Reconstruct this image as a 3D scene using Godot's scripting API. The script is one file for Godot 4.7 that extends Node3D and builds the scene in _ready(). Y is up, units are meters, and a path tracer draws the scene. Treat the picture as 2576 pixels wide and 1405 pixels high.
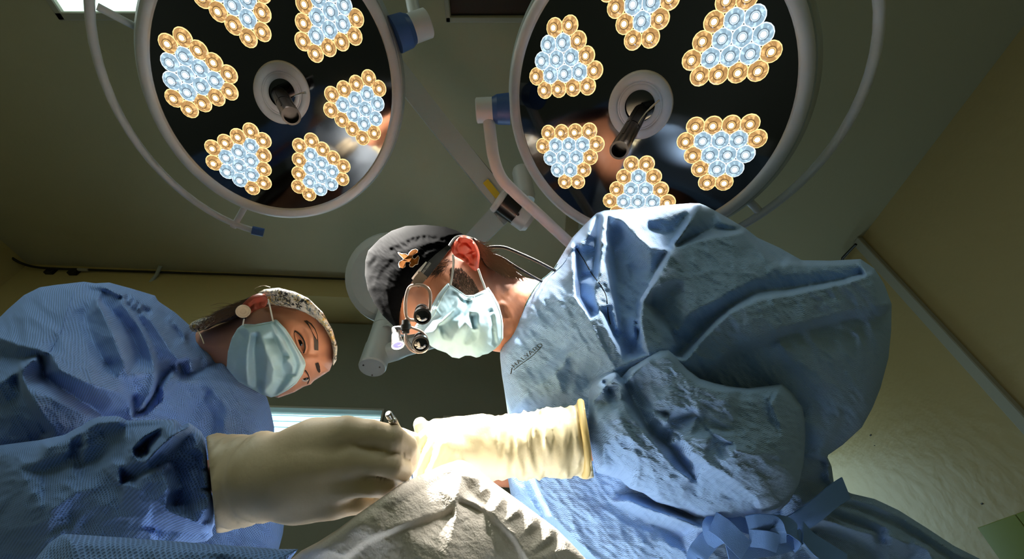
extends Node3D
# Two people in blue surgical gowns lean over a draped patient under two round LED operating lamps.
# The lens looks up at 45 degrees from just above the table.

const F := 1045.0
const CX := 1288.0
const CY := 702.5
const S2 := 0.70710678
const EYE := Vector3(0.0, 1.02, 0.0)
const CEIL := 2.97
var M := {}

func _ready() -> void:
	# ---------------------------------------------------------------- camera, sky, exposure
	var cam := Camera3D.new()
	cam.name = "camera"
	cam.fov = rad_to_deg(2.0 * atan(702.5 / F))
	cam.near = 0.02
	cam.far = 60.0
	cam.position = EYE
	cam.rotation = Vector3(PI / 4, 0, 0)
	add_child(cam)
	cam.current = true
	var we := WorldEnvironment.new()
	we.name = "environment"
	var env := Environment.new()
	env.background_mode = Environment.BG_COLOR
	env.background_color = Color(0.05, 0.055, 0.06)
	env.tonemap_mode = Environment.TONE_MAPPER_LINEAR
	env.tonemap_exposure = 1.55
	env.sdfgi_enabled = true
	env.ssao_enabled = true
	env.ssil_enabled = true
	we.environment = env
	add_child(we)
	# ---------------------------------------------------------------- the ceiling panels, as area lights just under their diffusers
	for q in [[Vector2(-1.525, 0.17), 0.95], [Vector2(-1.525, 1.7), 1.4], [Vector2(0.75, 1.5), 0.5]]:
		var a := AreaLight3D.new()
		a.name = "ceiling_panel_light"
		a.area_size = Vector2(0.56, 1.14)
		a.position = Vector3(q[0].x, CEIL - 0.03, q[0].y)
		a.rotation = Vector3(-PI / 2, 0, 0)
		a.light_energy = ROOM * q[1]
		a.light_color = Color(0.95, 1.0, 0.97)
		a.area_range = 12.0
		a.shadow_enabled = true
		add_child(a)
	materials()
	room()
	lamps()
	background_things()
	table_and_drapes()
	woman()
	man()

const ROOM := 0.54      # energy of the ceiling panels
const DAY := 0.15       # energy of the daylight through the two windows
const BEAM := 3.4      # energy of one lens cluster's beam

# ====================================================================== small helpers
func P(x: float, y: float, d: float) -> Vector3:   # the point seen at (x, y) of the photograph, d metres along the lens axis
	var u := (x - CX) / F
	var v := (CY - y) / F
	return EYE + Vector3(u * d, (1.0 + v) * S2 * d, -(1.0 - v) * S2 * d)

func on_plane(x: float, y: float, o: Vector3, n: Vector3) -> Vector3:
	var r := P(x, y, 1.0) - EYE
	return EYE + r * ((o - EYE).dot(n) / r.dot(n))

func tag(o: Node, label: String, category: String, group := "") -> Node:
	o.set_meta("label", label)
	o.set_meta("category", category)
	if group != "":
		o.set_meta("group", group)
	return o

func thing(called: String, label: String, category: String, at := Vector3.ZERO, group := "") -> Node3D:
	var o := Node3D.new()
	o.name = called
	o.position = at
	add_child(o, true)
	tag(o, label, category, group)
	return o

func part(called: String, mesh: Mesh, m: Material, parent: Node3D, label := "") -> MeshInstance3D:   # mesh in world places
	var o := MeshInstance3D.new()
	o.name = called
	o.mesh = mesh
	if m:
		o.material_override = m
	parent.add_child(o, true)
	if parent != self and parent.get_parent() == self:
		o.position = -parent.position
	if label != "":
		o.set_meta("label", label)
	return o

func structure(called: String, mesh: Mesh, m: Material, parent: Node3D = self) -> MeshInstance3D:
	var o := part(called, mesh, m, parent)
	if parent == self:
		o.set_meta("kind", "structure")
	return o

func mat(c: Color, rough := 0.8, metal := 0.0, spec := 0.5) -> StandardMaterial3D:
	var m := StandardMaterial3D.new()
	m.albedo_color = c
	m.roughness = rough
	m.metallic = metal
	m.metallic_specular = spec
	return m

func bumped(m: StandardMaterial3D, t: Texture2D, cm: float, scale: float, world := false) -> StandardMaterial3D:
	m.heightmap_enabled = true
	m.heightmap_texture = t
	m.heightmap_scale = cm
	m.uv1_triplanar = true
	m.uv1_world_triplanar = world
	m.uv1_triplanar_sharpness = 8.0
	m.uv1_scale = Vector3.ONE * scale
	return m

func glow(m: StandardMaterial3D, c: Color, e: float) -> StandardMaterial3D:
	m.emission_enabled = true
	m.emission = c
	m.emission_energy_multiplier = e
	return m

func noise_tex(freq: float, octaves: int, size := 512, sd := 1, kind := FastNoiseLite.TYPE_SIMPLEX_SMOOTH, ramp: Gradient = null) -> NoiseTexture2D:
	var n := FastNoiseLite.new()
	n.seed = sd
	n.noise_type = kind
	n.frequency = freq
	n.fractal_octaves = octaves
	var t := NoiseTexture2D.new()
	t.width = size
	t.height = size
	t.seamless = true
	t.noise = n
	if ramp:
		t.color_ramp = ramp
	return t

func box(st: SurfaceTool, c: Vector3, s: Vector3, t := Transform3D(), bevel := 0.0) -> void:
	# a box with chamfered edges when bevel > 0
	var h := s * 0.5
	var b := minf(bevel, minf(h.x, minf(h.y, h.z)) * 0.9)
	var faces := []
	for ax in 3:
		for sg in [-1.0, 1.0]:
			var n := Vector3.ZERO
			n[ax] = sg
			var u := Vector3.ZERO
			u[(ax + 1) % 3] = 1.0
			var v := n.cross(u)
			var q := []
			for k in [[-1, -1], [1, -1], [1, 1], [-1, 1]]:
				var uu: float = h[(ax + 1) % 3] - b
				var vv: float = absf(v.dot(h)) - b
				q.append(c + n * h[ax] + u * (k[0] * uu) + v * (k[1] * vv))
			faces.append(q)
	if b > 0.0:
		for ax in 3:
			for s1 in [-1.0, 1.0]:
				for s2 in [-1.0, 1.0]:
					var a1 := (ax + 1) % 3
					var a2 := (ax + 2) % 3
					var q := []
					for k in [[0, -1], [0, 1], [1, 1], [1, -1]]:
						var p := Vector3.ZERO
						p[ax] = k[1] * (h[ax] - b)
						p[a1] = s1 * (h[a1] - (b if k[0] == 1 else 0.0))
						p[a2] = s2 * (h[a2] - (0.0 if k[0] == 1 else b))
						q.append(c + p)
					faces.append(q)
		for k in 8:
			var sg := Vector3(1 if k & 1 else -1, 1 if k & 2 else -1, 1 if k & 4 else -1)
			var q := []
			for ax in 3:
				var p := Vector3.ZERO
				for j in 3:
					p[j] = sg[j] * (h[j] - (0.0 if j == ax else b))
				q.append(c + p)
			faces.append(q)
	for q in faces:
		var mid := Vector3.ZERO
		for p in q:
			mid += p
		mid /= q.size()
		var nn: Vector3 = (q[1] - q[0]).cross(q[2] - q[0])
		if nn.dot(mid - c) > 0.0:
			q.reverse()
		for k in range(1, q.size() - 1):
			for p in [q[0], q[k], q[k + 1]]:
				st.set_smooth_group(-1)
				st.add_vertex(t * p)

func done(st: SurfaceTool) -> ArrayMesh:
	st.generate_normals()
	return st.commit()

func begin() -> SurfaceTool:
	var st := SurfaceTool.new()
	st.begin(Mesh.PRIMITIVE_TRIANGLES)
	return st

func one_box(c: Vector3, s: Vector3, t := Transform3D(), bevel := 0.0) -> ArrayMesh:
	var st := begin()
	box(st, c, s, t, bevel)
	return done(st)

func quad(st: SurfaceTool, a: Vector3, b: Vector3, c: Vector3, d: Vector3) -> void:
	for p in [a, b, c, a, c, d]:
		st.add_vertex(p)

func smooth_path(pts: Array, per := 6, closed := false) -> Array:   # Catmull-Rom
	var out := []
	var n := pts.size()
	for i in (n if closed else n - 1):
		var p0: Vector3 = pts[(i - 1 + n) % n] if closed or i > 0 else pts[0]
		var p1: Vector3 = pts[i]
		var p2: Vector3 = pts[(i + 1) % n]
		var p3: Vector3 = pts[(i + 2) % n] if closed or i + 2 < n else pts[n - 1]
		for k in per:
			var t := float(k) / per
			out.append(p1.cubic_interpolate(p2, p0, p3, t))
	if not closed:
		out.append(pts[n - 1])
	return out

func add_tube(st: SurfaceTool, pts: Array, radii: Array, seg := 10, closed := false, flat := 1.0, side := Vector3.ZERO) -> void:
	# a tube along pts; radii has one entry, one per point, or values spread evenly; flat < 1 flattens it across "side"
	var n := pts.size()
	var rings := []
	var ref := side
	for i in n:
		var a: Vector3 = pts[(i - 1 + n) % n] if closed or i > 0 else pts[0]
		var b: Vector3 = pts[(i + 1) % n] if closed or i < n - 1 else pts[n - 1]
		var t := (b - a).normalized()
		if ref == Vector3.ZERO:
			ref = Vector3.UP if absf(t.y) < 0.9 else Vector3.RIGHT
		var u := (ref - t * ref.dot(t)).normalized()
		var v := t.cross(u)
		if side == Vector3.ZERO:
			ref = u
		var f := float(i) / maxf(1.0, n - 1.0) * (radii.size() - 1)
		var k := int(f)
		var r: float = radii[k] if k + 1 >= radii.size() else lerpf(radii[k], radii[k + 1], f - k)
		var ring := []
		for j in seg:
			var w := TAU * j / seg
			ring.append(pts[i] + u * (cos(w) * r * flat) + v * (sin(w) * r))
		rings.append(ring)
	for i in (n if closed else n - 1):
		for j in seg:
			var r0: Array = rings[i]
			var r1: Array = rings[(i + 1) % n]
			quad(st, r0[j], r1[j], r1[(j + 1) % seg], r0[(j + 1) % seg])
	if not closed:
		for e in [0, n - 1]:
			for j in seg:
				var r0: Array = rings[e]
				var tri := [pts[e], r0[j], r0[(j + 1) % seg]]
				if e != 0:
					tri = [pts[e], r0[(j + 1) % seg], r0[j]]
				for p in tri:
					st.set_smooth_group(2 if e == 0 else 3)
					st.add_vertex(p)
				st.set_smooth_group(0)

func tube(pts: Array, radii: Array, seg := 10, closed := false, flat := 1.0, side := Vector3.ZERO) -> ArrayMesh:
	var st := begin()
	st.set_smooth_group(0)
	add_tube(st, pts, radii, seg, closed, flat, side)
	return done(st)

func turned(a: Vector3, b: Vector3, prof: Array, seg := 24) -> ArrayMesh:
	# a lathed shape about the line a-b; prof holds [share of the length, radius]; equal neighbours make sharp edges
	var st := begin()
	var t := (b - a)
	var w := t.normalized()
	var u := (Vector3.UP if absf(w.y) < 0.9 else Vector3.RIGHT).cross(w).normalized()
	var v := w.cross(u)
	for i in prof.size() - 1:
		st.set_smooth_group(i)
		for j in seg:
			var q := []
			for k in [[i, j], [i + 1, j], [i + 1, j + 1], [i, j + 1]]:
				var an: float = TAU * k[1] / seg
				q.append(a + t * prof[k[0]][0] + (u * cos(an) + v * sin(an)) * prof[k[0]][1])
			quad(st, q[0], q[1], q[2], q[3])
	return done(st)

func strip(cent: Array, half: Array, thick: float, across: Vector3) -> ArrayMesh:
	# a flat band along cent, half its width to each side of "across"
	var st := begin()
	var n := cent.size()
	var rows := []
	for i in n:
		var t: Vector3 = (cent[mini(i + 1, n - 1)] - cent[maxi(i - 1, 0)]).normalized()
		var u := (across - t * across.dot(t)).normalized()
		var w := t.cross(u)
		var hw: float = half[0] if half.size() == 1 else half[i]
		rows.append([cent[i] - u * hw - w * thick, cent[i] + u * hw - w * thick, cent[i] + u * hw + w * thick, cent[i] - u * hw + w * thick])
	for i in n - 1:
		for j in 4:
			st.set_smooth_group(j)
			quad(st, rows[i][j], rows[i][(j + 1) % 4], rows[i + 1][(j + 1) % 4], rows[i + 1][j])
	st.set_smooth_group(9)
	quad(st, rows[0][0], rows[0][3], rows[0][2], rows[0][1])
	quad(st, rows[n - 1][0], rows[n - 1][1], rows[n - 1][2], rows[n - 1][3])
	return done(st)

func pts2(s: String) -> PackedVector2Array:
	var out := PackedVector2Array()
	for w in s.split(" ", false):
		var q := w.split(",")
		out.append(Vector2(float(q[0]), float(q[1])))
	return out

func path3(s: String, per := 6, closed := false) -> Array:   # "x,y,d x,y,d" -> smoothed world points
	var out := []
	for w in s.split(" ", false):
		var q := w.split(",")
		out.append(P(float(q[0]), float(q[1]), float(q[2])))
	return smooth_path(out, per, closed) if per > 0 else out

# ====================================================================== cloth and skin: solids with a modelled front
# An outline is filled with a grid; the front gets a smooth carrying depth (through a few given points), rounds off towards the outline,
# and takes creases, lips and facets from height lines; the back closes it with a real thickness.
class Relief:
	var x0 := 0.0
	var y0 := 0.0
	var st := 4.0
	var nx := 0
	var ny := 0
	var dep := PackedFloat32Array()
	var state := PackedByteArray()
	var mesh: ArrayMesh
	func depth(x: float, y: float) -> float:
		var fx := clampf((x - x0) / st, 0.0, nx - 1.001)
		var fy := clampf((y - y0) / st, 0.0, ny - 1.001)
		var i := int(fx)
		var j := int(fy)
		fx -= i
		fy -= j
		var best := 0.0
		var w := 0.0
		for k in [[0, 0], [1, 0], [0, 1], [1, 1]]:
			var n: int = (j + k[1]) * nx + i + k[0]
			if state[n] > 0:
				var ww: float = (fx if k[0] else 1.0 - fx) * (fy if k[1] else 1.0 - fy) + 1e-4
				best += dep[n] * ww
				w += ww
		return best / w if w > 0.0 else 1.0

func tps(base: Array) -> PackedFloat64Array:   # thin plate through (x, y, d), coordinates in hundreds
	var n := base.size()
	var m := n + 3
	var a := []
	for i in m:
		var row := PackedFloat64Array()
		row.resize(m + 1)
		a.append(row)
	for i in n:
		var p: Vector3 = base[i]
		for j in n:
			var q: Vector3 = base[j]
			var r := Vector2(p.x - q.x, p.y - q.y).length() * 0.01
			a[i][j] = r * r * log(r) if r > 1e-6 else 0.02
		a[i][n] = 1.0
		a[i][n + 1] = p.x * 0.01
		a[i][n + 2] = p.y * 0.01
		a[n][i] = 1.0
		a[n + 1][i] = p.x * 0.01
		a[n + 2][i] = p.y * 0.01
		a[i][m] = p.z
	for c in m:
		var best := c
		for r in range(c + 1, m):
			if absf(a[r][c]) > absf(a[best][c]):
				best = r
		var tmp = a[c]
		a[c] = a[best]
		a[best] = tmp
		for r in m:
			if r != c and a[r][c] != 0.0:
				var k: float = a[r][c] / a[c][c]
				for j in range(c, m + 1):
					a[r][j] -= k * a[c][j]
	var out := PackedFloat64Array()
	for c in m:
		out.append(a[c][m] / a[c][c])
	return out

func height_lines(s: String, low := 1.0, every := 18.0) -> Array:   # "h|x,y x,y,h2; ..." -> points (x, y, h), each line filled every 18 px
	var out := []
	for l in s.split(";", false):
		var ab := l.strip_edges().split("|")
		var h0 := float(ab[0])
		var prev := Vector3.INF
		for w in ab[1].split(" ", false):
			var q := w.split(",")
			var p := Vector3(float(q[0]), float(q[1]), float(q[2]) if q.size() > 2 else h0)
			if p.z < 0.0:
				p.z *= low
			if prev != Vector3.INF:
				var n := int(ceil(Vector2(p.x - prev.x, p.y - prev.y).length() / every))
				for k in range(1, n):
					out.append(prev.lerp(p, float(k) / n))
			out.append(p)
			prev = p
	return out

func relief(o: Dictionary) -> Relief:
	var R := Relief.new()
	var poly: PackedVector2Array = pts2(o.out)
	if o.get("smooth", 0) > 0:
		var pp := []
		for p in poly:
			pp.append(Vector3(p.x, p.y, 0))
		poly = PackedVector2Array()
		for p in smooth_path(pp, o.smooth, true):
			poly.append(Vector2(p.x, p.y))
	var st: float = o.get("step", 5.0)
	var lo := poly[0]
	var hi := poly[0]
	for p in poly:
		lo = lo.min(p)
		hi = hi.max(p)
	R.st = st
	R.x0 = lo.x - st * 1.5
	R.y0 = lo.y - st * 1.5
	var nx := int((hi.x - R.x0) / st) + 3
	var ny := int((hi.y - R.y0) / st) + 3
	R.nx = nx
	R.ny = ny
	var N := nx * ny
	var X := PackedFloat32Array()
	var Y := PackedFloat32Array()
	X.resize(N)
	Y.resize(N)
	R.state.resize(N)
	R.dep.resize(N)
	var m := poly.size()
	for j in ny:
		var y := R.y0 + j * st
		var xs := PackedFloat32Array()
		for k in m:
			var a := poly[k]
			var b := poly[(k + 1) % m]
			if (a.y <= y) != (b.y <= y):
				xs.append(a.x + (y - a.y) / (b.y - a.y) * (b.x - a.x))
		xs.sort()
		for i in nx:
			X[j * nx + i] = R.x0 + i * st
			Y[j * nx + i] = y
		for k in range(0, xs.size() - 1, 2):
			for i in range(maxi(0, int(ceil((xs[k] - R.x0) / st))), mini(nx - 1, int(floor((xs[k + 1] - R.x0) / st))) + 1):
				R.state[j * nx + i] = 1
	# the grid's border is drawn to the outline
	var near := PackedInt32Array()
	near.resize(N)
	near.fill(-1)
	for j in range(1, ny - 1):
		for i in range(1, nx - 1):
			var n := j * nx + i
			if R.state[n] == 0 and (R.state[n - 1] == 1 or R.state[n + 1] == 1 or R.state[n - nx] == 1 or R.state[n + nx] == 1 or R.state[n - nx - 1] == 1 or R.state[n - nx + 1] == 1 or R.state[n + nx - 1] == 1 or R.state[n + nx + 1] == 1):
				var p := Vector2(X[n], Y[n])
				var best := INF
				var bp := p
				for k in m:
					var q := Geometry2D.get_closest_point_to_segment(p, poly[k], poly[(k + 1) % m])
					var dd := q.distance_squared_to(p)
					if dd < best:
						best = dd
						bp = q
				X[n] = bp.x
				Y[n] = bp.y
				R.state[n] = 2
				near[n] = n
	# distance to the outline, by handing on the nearest border point
	for pass_no in 2:
		for jj in range(1, ny - 1):
			var j := jj if pass_no == 0 else ny - 1 - jj
			for ii in range(1, nx - 1):
				var i := ii if pass_no == 0 else nx - 1 - ii
				var n := j * nx + i
				if R.state[n] != 1:
					continue
				var bd := INF
				if near[n] >= 0:
					bd = (X[near[n]] - X[n]) * (X[near[n]] - X[n]) + (Y[near[n]] - Y[n]) * (Y[near[n]] - Y[n])
				for k in ([-1, -nx - 1, -nx, -nx + 1] if pass_no == 0 else [1, nx + 1, nx, nx - 1]):
					var b := near[n + k]
					if b >= 0:
						var e := (X[b] - X[n]) * (X[b] - X[n]) + (Y[b] - Y[n]) * (Y[b] - Y[n])
						if e < bd:
							bd = e
							near[n] = b
	# heights from the lines: linear between them, so that cloth breaks into facets along its creases
	var H := PackedFloat32Array()
	H.resize(N)
	if o.has("lines"):
		var cp := []
		for k in m:
			var a := poly[k]
			var b := poly[(k + 1) % m]
			var c := maxi(1, int(a.distance_to(b) / 30.0))
			for q in c:
				var p := a.lerp(b, float(q) / c)
				cp.append(Vector3(p.x, p.y, 0))
		cp.append_array(height_lines(o.lines, 0.6 if o.has("gain") and st > 3.0 else 1.0))
		var used := {}
		var pp := PackedVector2Array()
		var hh := PackedFloat32Array()
		for p in cp:
			var key := Vector2i(int(p.x / 3.0), int(p.y / 3.0))
			if not used.has(key):
				used[key] = true
				pp.append(Vector2(p.x, p.y))
				hh.append(p.z)
		var tri := Geometry2D.triangulate_delaunay(pp)
		for t in range(0, tri.size(), 3):
			var a := pp[tri[t]]
			var b := pp[tri[t + 1]]
			var c := pp[tri[t + 2]]
			var den := (b.y - c.y) * (a.x - c.x) + (c.x - b.x) * (a.y - c.y)
			if absf(den) < 1e-6:
				continue
			var ha := hh[tri[t]]
			var hb := hh[tri[t + 1]]
			var hc := hh[tri[t + 2]]
			for j in range(maxi(0, int(ceil((minf(a.y, minf(b.y, c.y)) - R.y0) / st))), mini(ny - 1, int((maxf(a.y, maxf(b.y, c.y)) - R.y0) / st)) + 1):
				var y := R.y0 + j * st
				for i in range(maxi(0, int(ceil((minf(a.x, minf(b.x, c.x)) - R.x0) / st))), mini(nx - 1, int((maxf(a.x, maxf(b.x, c.x)) - R.x0) / st)) + 1):
					var x := R.x0 + i * st
					var l1 := ((b.y - c.y) * (x - c.x) + (c.x - b.x) * (y - c.y)) / den
					var l2 := ((c.y - a.y) * (x - c.x) + (a.x - c.x) * (y - c.y)) / den
					if l1 >= -1e-4 and l2 >= -1e-4 and l1 + l2 <= 1.0001:
						H[j * nx + i] = l1 * ha + l2 * hb + (1.0 - l1 - l2) * hc
		for b in o.get("blur", 1):
			var G := H.duplicate()
			for j in range(1, ny - 1):
				for i in range(1, nx - 1):
					var n := j * nx + i
					if R.state[n] == 1:
						H[n] = (G[n] * 4.0 + (G[n - 1] + G[n + 1] + G[n - nx] + G[n + nx]) * 2.0 + G[n - nx - 1] + G[n - nx + 1] + G[n + nx - 1] + G[n + nx + 1]) / 16.0
		if o.get("crest", 0.0) > 0.0:   # the creased edge along the tops of the folds
			var C := PackedFloat32Array()
			C.resize(N)
			for p in height_lines(o.lines, 1.0, 4.0):
				if p.z < 1.15:
					continue
				for j in range(int((p.y - R.y0 - 9.0) / st), int((p.y - R.y0 + 9.0) / st) + 2):
					for i in range(int((p.x - R.x0 - 9.0) / st), int((p.x - R.x0 + 9.0) / st) + 2):
						if i > 0 and j > 0 and i < nx - 1 and j < ny - 1:
							var e := 1.0 - Vector2(R.x0 + i * st - p.x, R.y0 + j * st - p.y).length() / 9.0
							C[j * nx + i] = maxf(C[j * nx + i], e)
			for n in N:
				H[n] += C[n] * o.crest
	# depth
	var base := []
	for w in o.base.split(" ", false):
		var q: PackedStringArray = w.split(",")
		base.append(Vector3(float(q[0]), float(q[1]), float(q[2])))
	var tp := tps(base)
	var nb := base.size()
	var rr: float = o.get("round", 60.0)
	var drop: float = o.get("drop", 0.04)
	var thick: float = o.get("thick", 0.1)
	var wr := []
	for w in o.get("wrinkles", []):   # [wavelength px, amplitude cm, turn, stretch, seed, share kept smooth]
		var fn := FastNoiseLite.new()
		fn.seed = w[4]
		fn.noise_type = FastNoiseLite.TYPE_SIMPLEX_SMOOTH
		fn.frequency = 1.0 / w[0]
		fn.fractal_type = FastNoiseLite.FRACTAL_RIDGED if w.size() > 5 else FastNoiseLite.FRACTAL_FBM
		fn.fractal_octaves = 2
		wr.append([fn, w[1] * 0.01, cos(w[2]), sin(w[2]), w[3]])
	var zone = o.get("zone")   # [x, y, radius]: the wrinkles keep to this place
	var V := PackedVector3Array()
	var idx := PackedInt32Array()
	var fi := PackedInt32Array()
	var bi := PackedInt32Array()
	fi.resize(N)
	bi.resize(N)
	var backs := PackedVector3Array()
	for n in N:
		if R.state[n] == 0:
			continue
		var x := X[n]
		var y := Y[n]
		var d: float = tp[nb] + tp[nb + 1] * x * 0.01 + tp[nb + 2] * y * 0.01
		for k in nb:
			var dx: float = (x - base[k].x) * 0.01
			var dy: float = (y - base[k].y) * 0.01
			var q := dx * dx + dy * dy
			if q > 1e-9:
				d += tp[k] * 0.5 * q * log(q)
		var s := 0.0
		if R.state[n] == 1 and near[n] >= 0:
			var e := sqrt((X[near[n]] - x) * (X[near[n]] - x) + (Y[near[n]] - y) * (Y[near[n]] - y))
			var t := 1.0 - clampf(e / rr, 0.0, 1.0)
			s = sqrt(1.0 - t * t)
		var h: float = H[n] * 0.01 * minf(1.0, s * 1.6) * o.get("gain", 1.0)
		for w in wr:
			var fade := s
			if zone:
				fade *= smoothstep(zone[2], zone[2] * 0.5, Vector2(x - zone[0], y - zone[1]).length())
			h += w[0].get_noise_2d((x * w[2] + y * w[3]), (y * w[2] - x * w[3]) * w[4]) * w[1] * fade
		var edge := d + drop
		d = edge - drop * s - h
		R.dep[n] = d
		fi[n] = V.size()
		V.append(P(x, y, d))
		if R.state[n] == 1:
			backs.append(P(x, y, maxf(d + 0.0015, edge + thick * s)))
			bi[n] = backs.size() - 1
	var first := V.size()
	for n in N:
		if R.state[n] == 1:
			bi[n] += first
		else:
			bi[n] = fi[n]
	V.append_array(backs)
	for j in ny - 1:
		for i in nx - 1:
			var a := j * nx + i
			var q := [a, a + 1, a + nx + 1, a + nx]
			var ins := 0
			var any := 0
			for k in q:
				ins += 1 if R.state[k] == 1 else 0
				any += 1 if R.state[k] > 0 else 0
			if ins == 0 or any < 3:
				continue
			if any == 4:
				for t in [[0, 1, 2], [0, 2, 3]]:
					idx.append_array([fi[q[t[0]]], fi[q[t[1]]], fi[q[t[2]]]])
					idx.append_array([bi[q[t[0]]], bi[q[t[2]]], bi[q[t[1]]]])
			else:
				var l := []
				for k in q:
					if R.state[k] > 0:
						l.append(k)
				idx.append_array([fi[l[0]], fi[l[1]], fi[l[2]]])
				idx.append_array([bi[l[0]], bi[l[2]], bi[l[1]]])
	R.mesh = indexed(V, idx)
	return R

func indexed(V: PackedVector3Array, idx: PackedInt32Array) -> ArrayMesh:
	var arr := []
	arr.resize(Mesh.ARRAY_MAX)
	arr[Mesh.ARRAY_VERTEX] = V
	arr[Mesh.ARRAY_INDEX] = idx
	var am := ArrayMesh.new()
	am.add_surface_from_arrays(Mesh.PRIMITIVE_TRIANGLES, arr)
	var st := SurfaceTool.new()
	st.create_from(am, 0)
	st.generate_normals()
	return st.commit()

# ====================================================================== bodies and hands: a field of joined tapered limbs, meshed as surface nets
class Field:
	var lo: Vector3
	var c := 0.01
	var nx := 0
	var ny := 0
	var nz := 0
	var f := PackedFloat32Array()
	func setup(a: Vector3, b: Vector3, cell: float) -> void:
		lo = a
		c = cell
		nx = int((b.x - a.x) / c) + 2
		ny = int((b.y - a.y) / c) + 2
		nz = int((b.z - a.z) / c) + 2
		f.resize(nx * ny * nz)
		f.fill(1.0)
	func limb(a: Vector3, b: Vector3, ra: float, rb: float, k: float) -> void:
		var mr := maxf(ra, rb) + k + c * 2.5
		var mn := a.min(b) - Vector3.ONE * mr - lo
		var mx := a.max(b) + Vector3.ONE * mr - lo
		var ab := b - a
		var l2 := maxf(ab.length_squared(), 1e-9)
		for z in range(maxi(0, int(mn.z / c)), mini(nz - 1, int(mx.z / c)) + 1):
			for y in range(maxi(0, int(mn.y / c)), mini(ny - 1, int(mx.y / c)) + 1):
				var n := (z * ny + y) * nx
				for x in range(maxi(0, int(mn.x / c)), mini(nx - 1, int(mx.x / c)) + 1):
					var p := lo + Vector3(x, y, z) * c - a
					var t := clampf(p.dot(ab) / l2, 0.0, 1.0)
					var d := (p - ab * t).length() - lerpf(ra, rb, t)
					var e := f[n + x]
					var h := maxf(k - absf(d - e), 0.0)
					f[n + x] = minf(d, e) - h * h * 0.25 / k
	func ring(o: Vector3, ax: Vector3, R: float, r: float, k: float, squash := 1.0, up := Vector3.UP) -> void:   # a fold that runs round a limb
		var mr := R * maxf(1.0, squash) + r + k + c * 2.5
		for z in range(maxi(0, int((o.z - mr - lo.z) / c)), mini(nz - 1, int((o.z + mr - lo.z) / c)) + 1):
			for y in range(maxi(0, int((o.y - mr - lo.y) / c)), mini(ny - 1, int((o.y + mr - lo.y) / c)) + 1):
				var n := (z * ny + y) * nx
				for x in range(maxi(0, int((o.x - mr - lo.x) / c)), mini(nx - 1, int((o.x + mr - lo.x) / c)) + 1):
					var p := lo + Vector3(x, y, z) * c - o
					var h0 := p.dot(ax)
					var q := p - ax * h0
					var d := Vector2(q.length() - R, h0).length() - r
					var e := f[n + x]
					var h := maxf(k - absf(d - e), 0.0)
					f[n + x] = minf(d, e) - h * h * 0.25 / k
	func ripple(o: Vector3, ax: Vector3, amp: float, s0: float, s1: float, wave: float, sd: int) -> void:   # gathers that run round a limb between s0 and s1
		var fn := FastNoiseLite.new()
		fn.seed = sd
		fn.frequency = 1.0
		fn.fractal_octaves = 2
		for z in nz:
			for y in ny:
				for x in nx:
					var k := (z * ny + y) * nx + x
					if absf(f[k]) < 0.012:
						var p := lo + Vector3(x, y, z) * c - o
						var s := p.dot(ax)
						var w := smoothstep(s0 - 0.01, s0, s) * smoothstep(s1 + 0.01, s1, s)
						if w > 0.0:
							var q := (p - ax * s) / (wave * 4.5)
							f[k] += fn.get_noise_3d(q.x + s / wave, q.y + s * 0.3 / wave, q.z) * amp * w
	func cut(o: Vector3, n: Vector3) -> void:   # keeps what lies behind the plane
		for z in nz:
			for y in ny:
				for x in nx:
					var k := (z * ny + y) * nx + x
					f[k] = maxf(f[k], (lo + Vector3(x, y, z) * c - o).dot(n))
	func net(V: PackedVector3Array, idx: PackedInt32Array) -> void:
		var at := PackedInt32Array()
		at.resize(nx * ny * nz)
		at.fill(-1)
		var sx := 1
		var sy := nx
		var sz := nx * ny
		var cor := [0, sx, sy, sx + sy, sz, sx + sz, sy + sz, sx + sy + sz]
		var cp := [Vector3(0, 0, 0), Vector3(1, 0, 0), Vector3(0, 1, 0), Vector3(1, 1, 0), Vector3(0, 0, 1), Vector3(1, 0, 1), Vector3(0, 1, 1), Vector3(1, 1, 1)]
		var ed := [[0, 1], [2, 3], [4, 5], [6, 7], [0, 2], [1, 3], [4, 6], [5, 7], [0, 4], [1, 5], [2, 6], [3, 7]]
		for z in nz - 1:
			for y in ny - 1:
				for x in nx - 1:
					var n := x + y * sy + z * sz
					var s := f[n] < 0.0
					if s == (f[n + 1] < 0.0) and s == (f[n + sy] < 0.0) and s == (f[n + sy + 1] < 0.0) and s == (f[n + sz] < 0.0) and s == (f[n + sz + 1] < 0.0) and s == (f[n + sz + sy] < 0.0) and s == (f[n + sz + sy + 1] < 0.0):
						continue
					var sum := Vector3.ZERO
					var cnt := 0
					for e in ed:
						var a: float = f[n + cor[e[0]]]
						var b: float = f[n + cor[e[1]]]
						if (a < 0.0) != (b < 0.0):
							sum += cp[e[0]].lerp(cp[e[1]], a / (a - b))
							cnt += 1
					at[n] = V.size()
					V.append(lo + (Vector3(x, y, z) + sum / cnt) * c)
		for z in range(1, nz - 1):
			for y in range(1, ny - 1):
				for x in range(1, nx - 1):
					var n := x + y * sy + z * sz
					var s := f[n] < 0.0
					for k in [[sx, sy, sz], [sy, sz, sx], [sz, sx, sy]]:
						if s != (f[n + k[0]] < 0.0):
							var a := at[n - k[1] - k[2]]
							var b := at[n - k[2]]
							var c2 := at[n]
							var d := at[n - k[1]]
							if a < 0 or b < 0 or c2 < 0 or d < 0:
								continue
							if s:
								idx.append_array([a, c2, b, a, d, c2])
							else:
								idx.append_array([a, b, c2, a, c2, d])

func field_mesh(fd: Field) -> ArrayMesh:
	var V := PackedVector3Array()
	var idx := PackedInt32Array()
	fd.net(V, idx)
	return indexed(V, idx)

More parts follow.
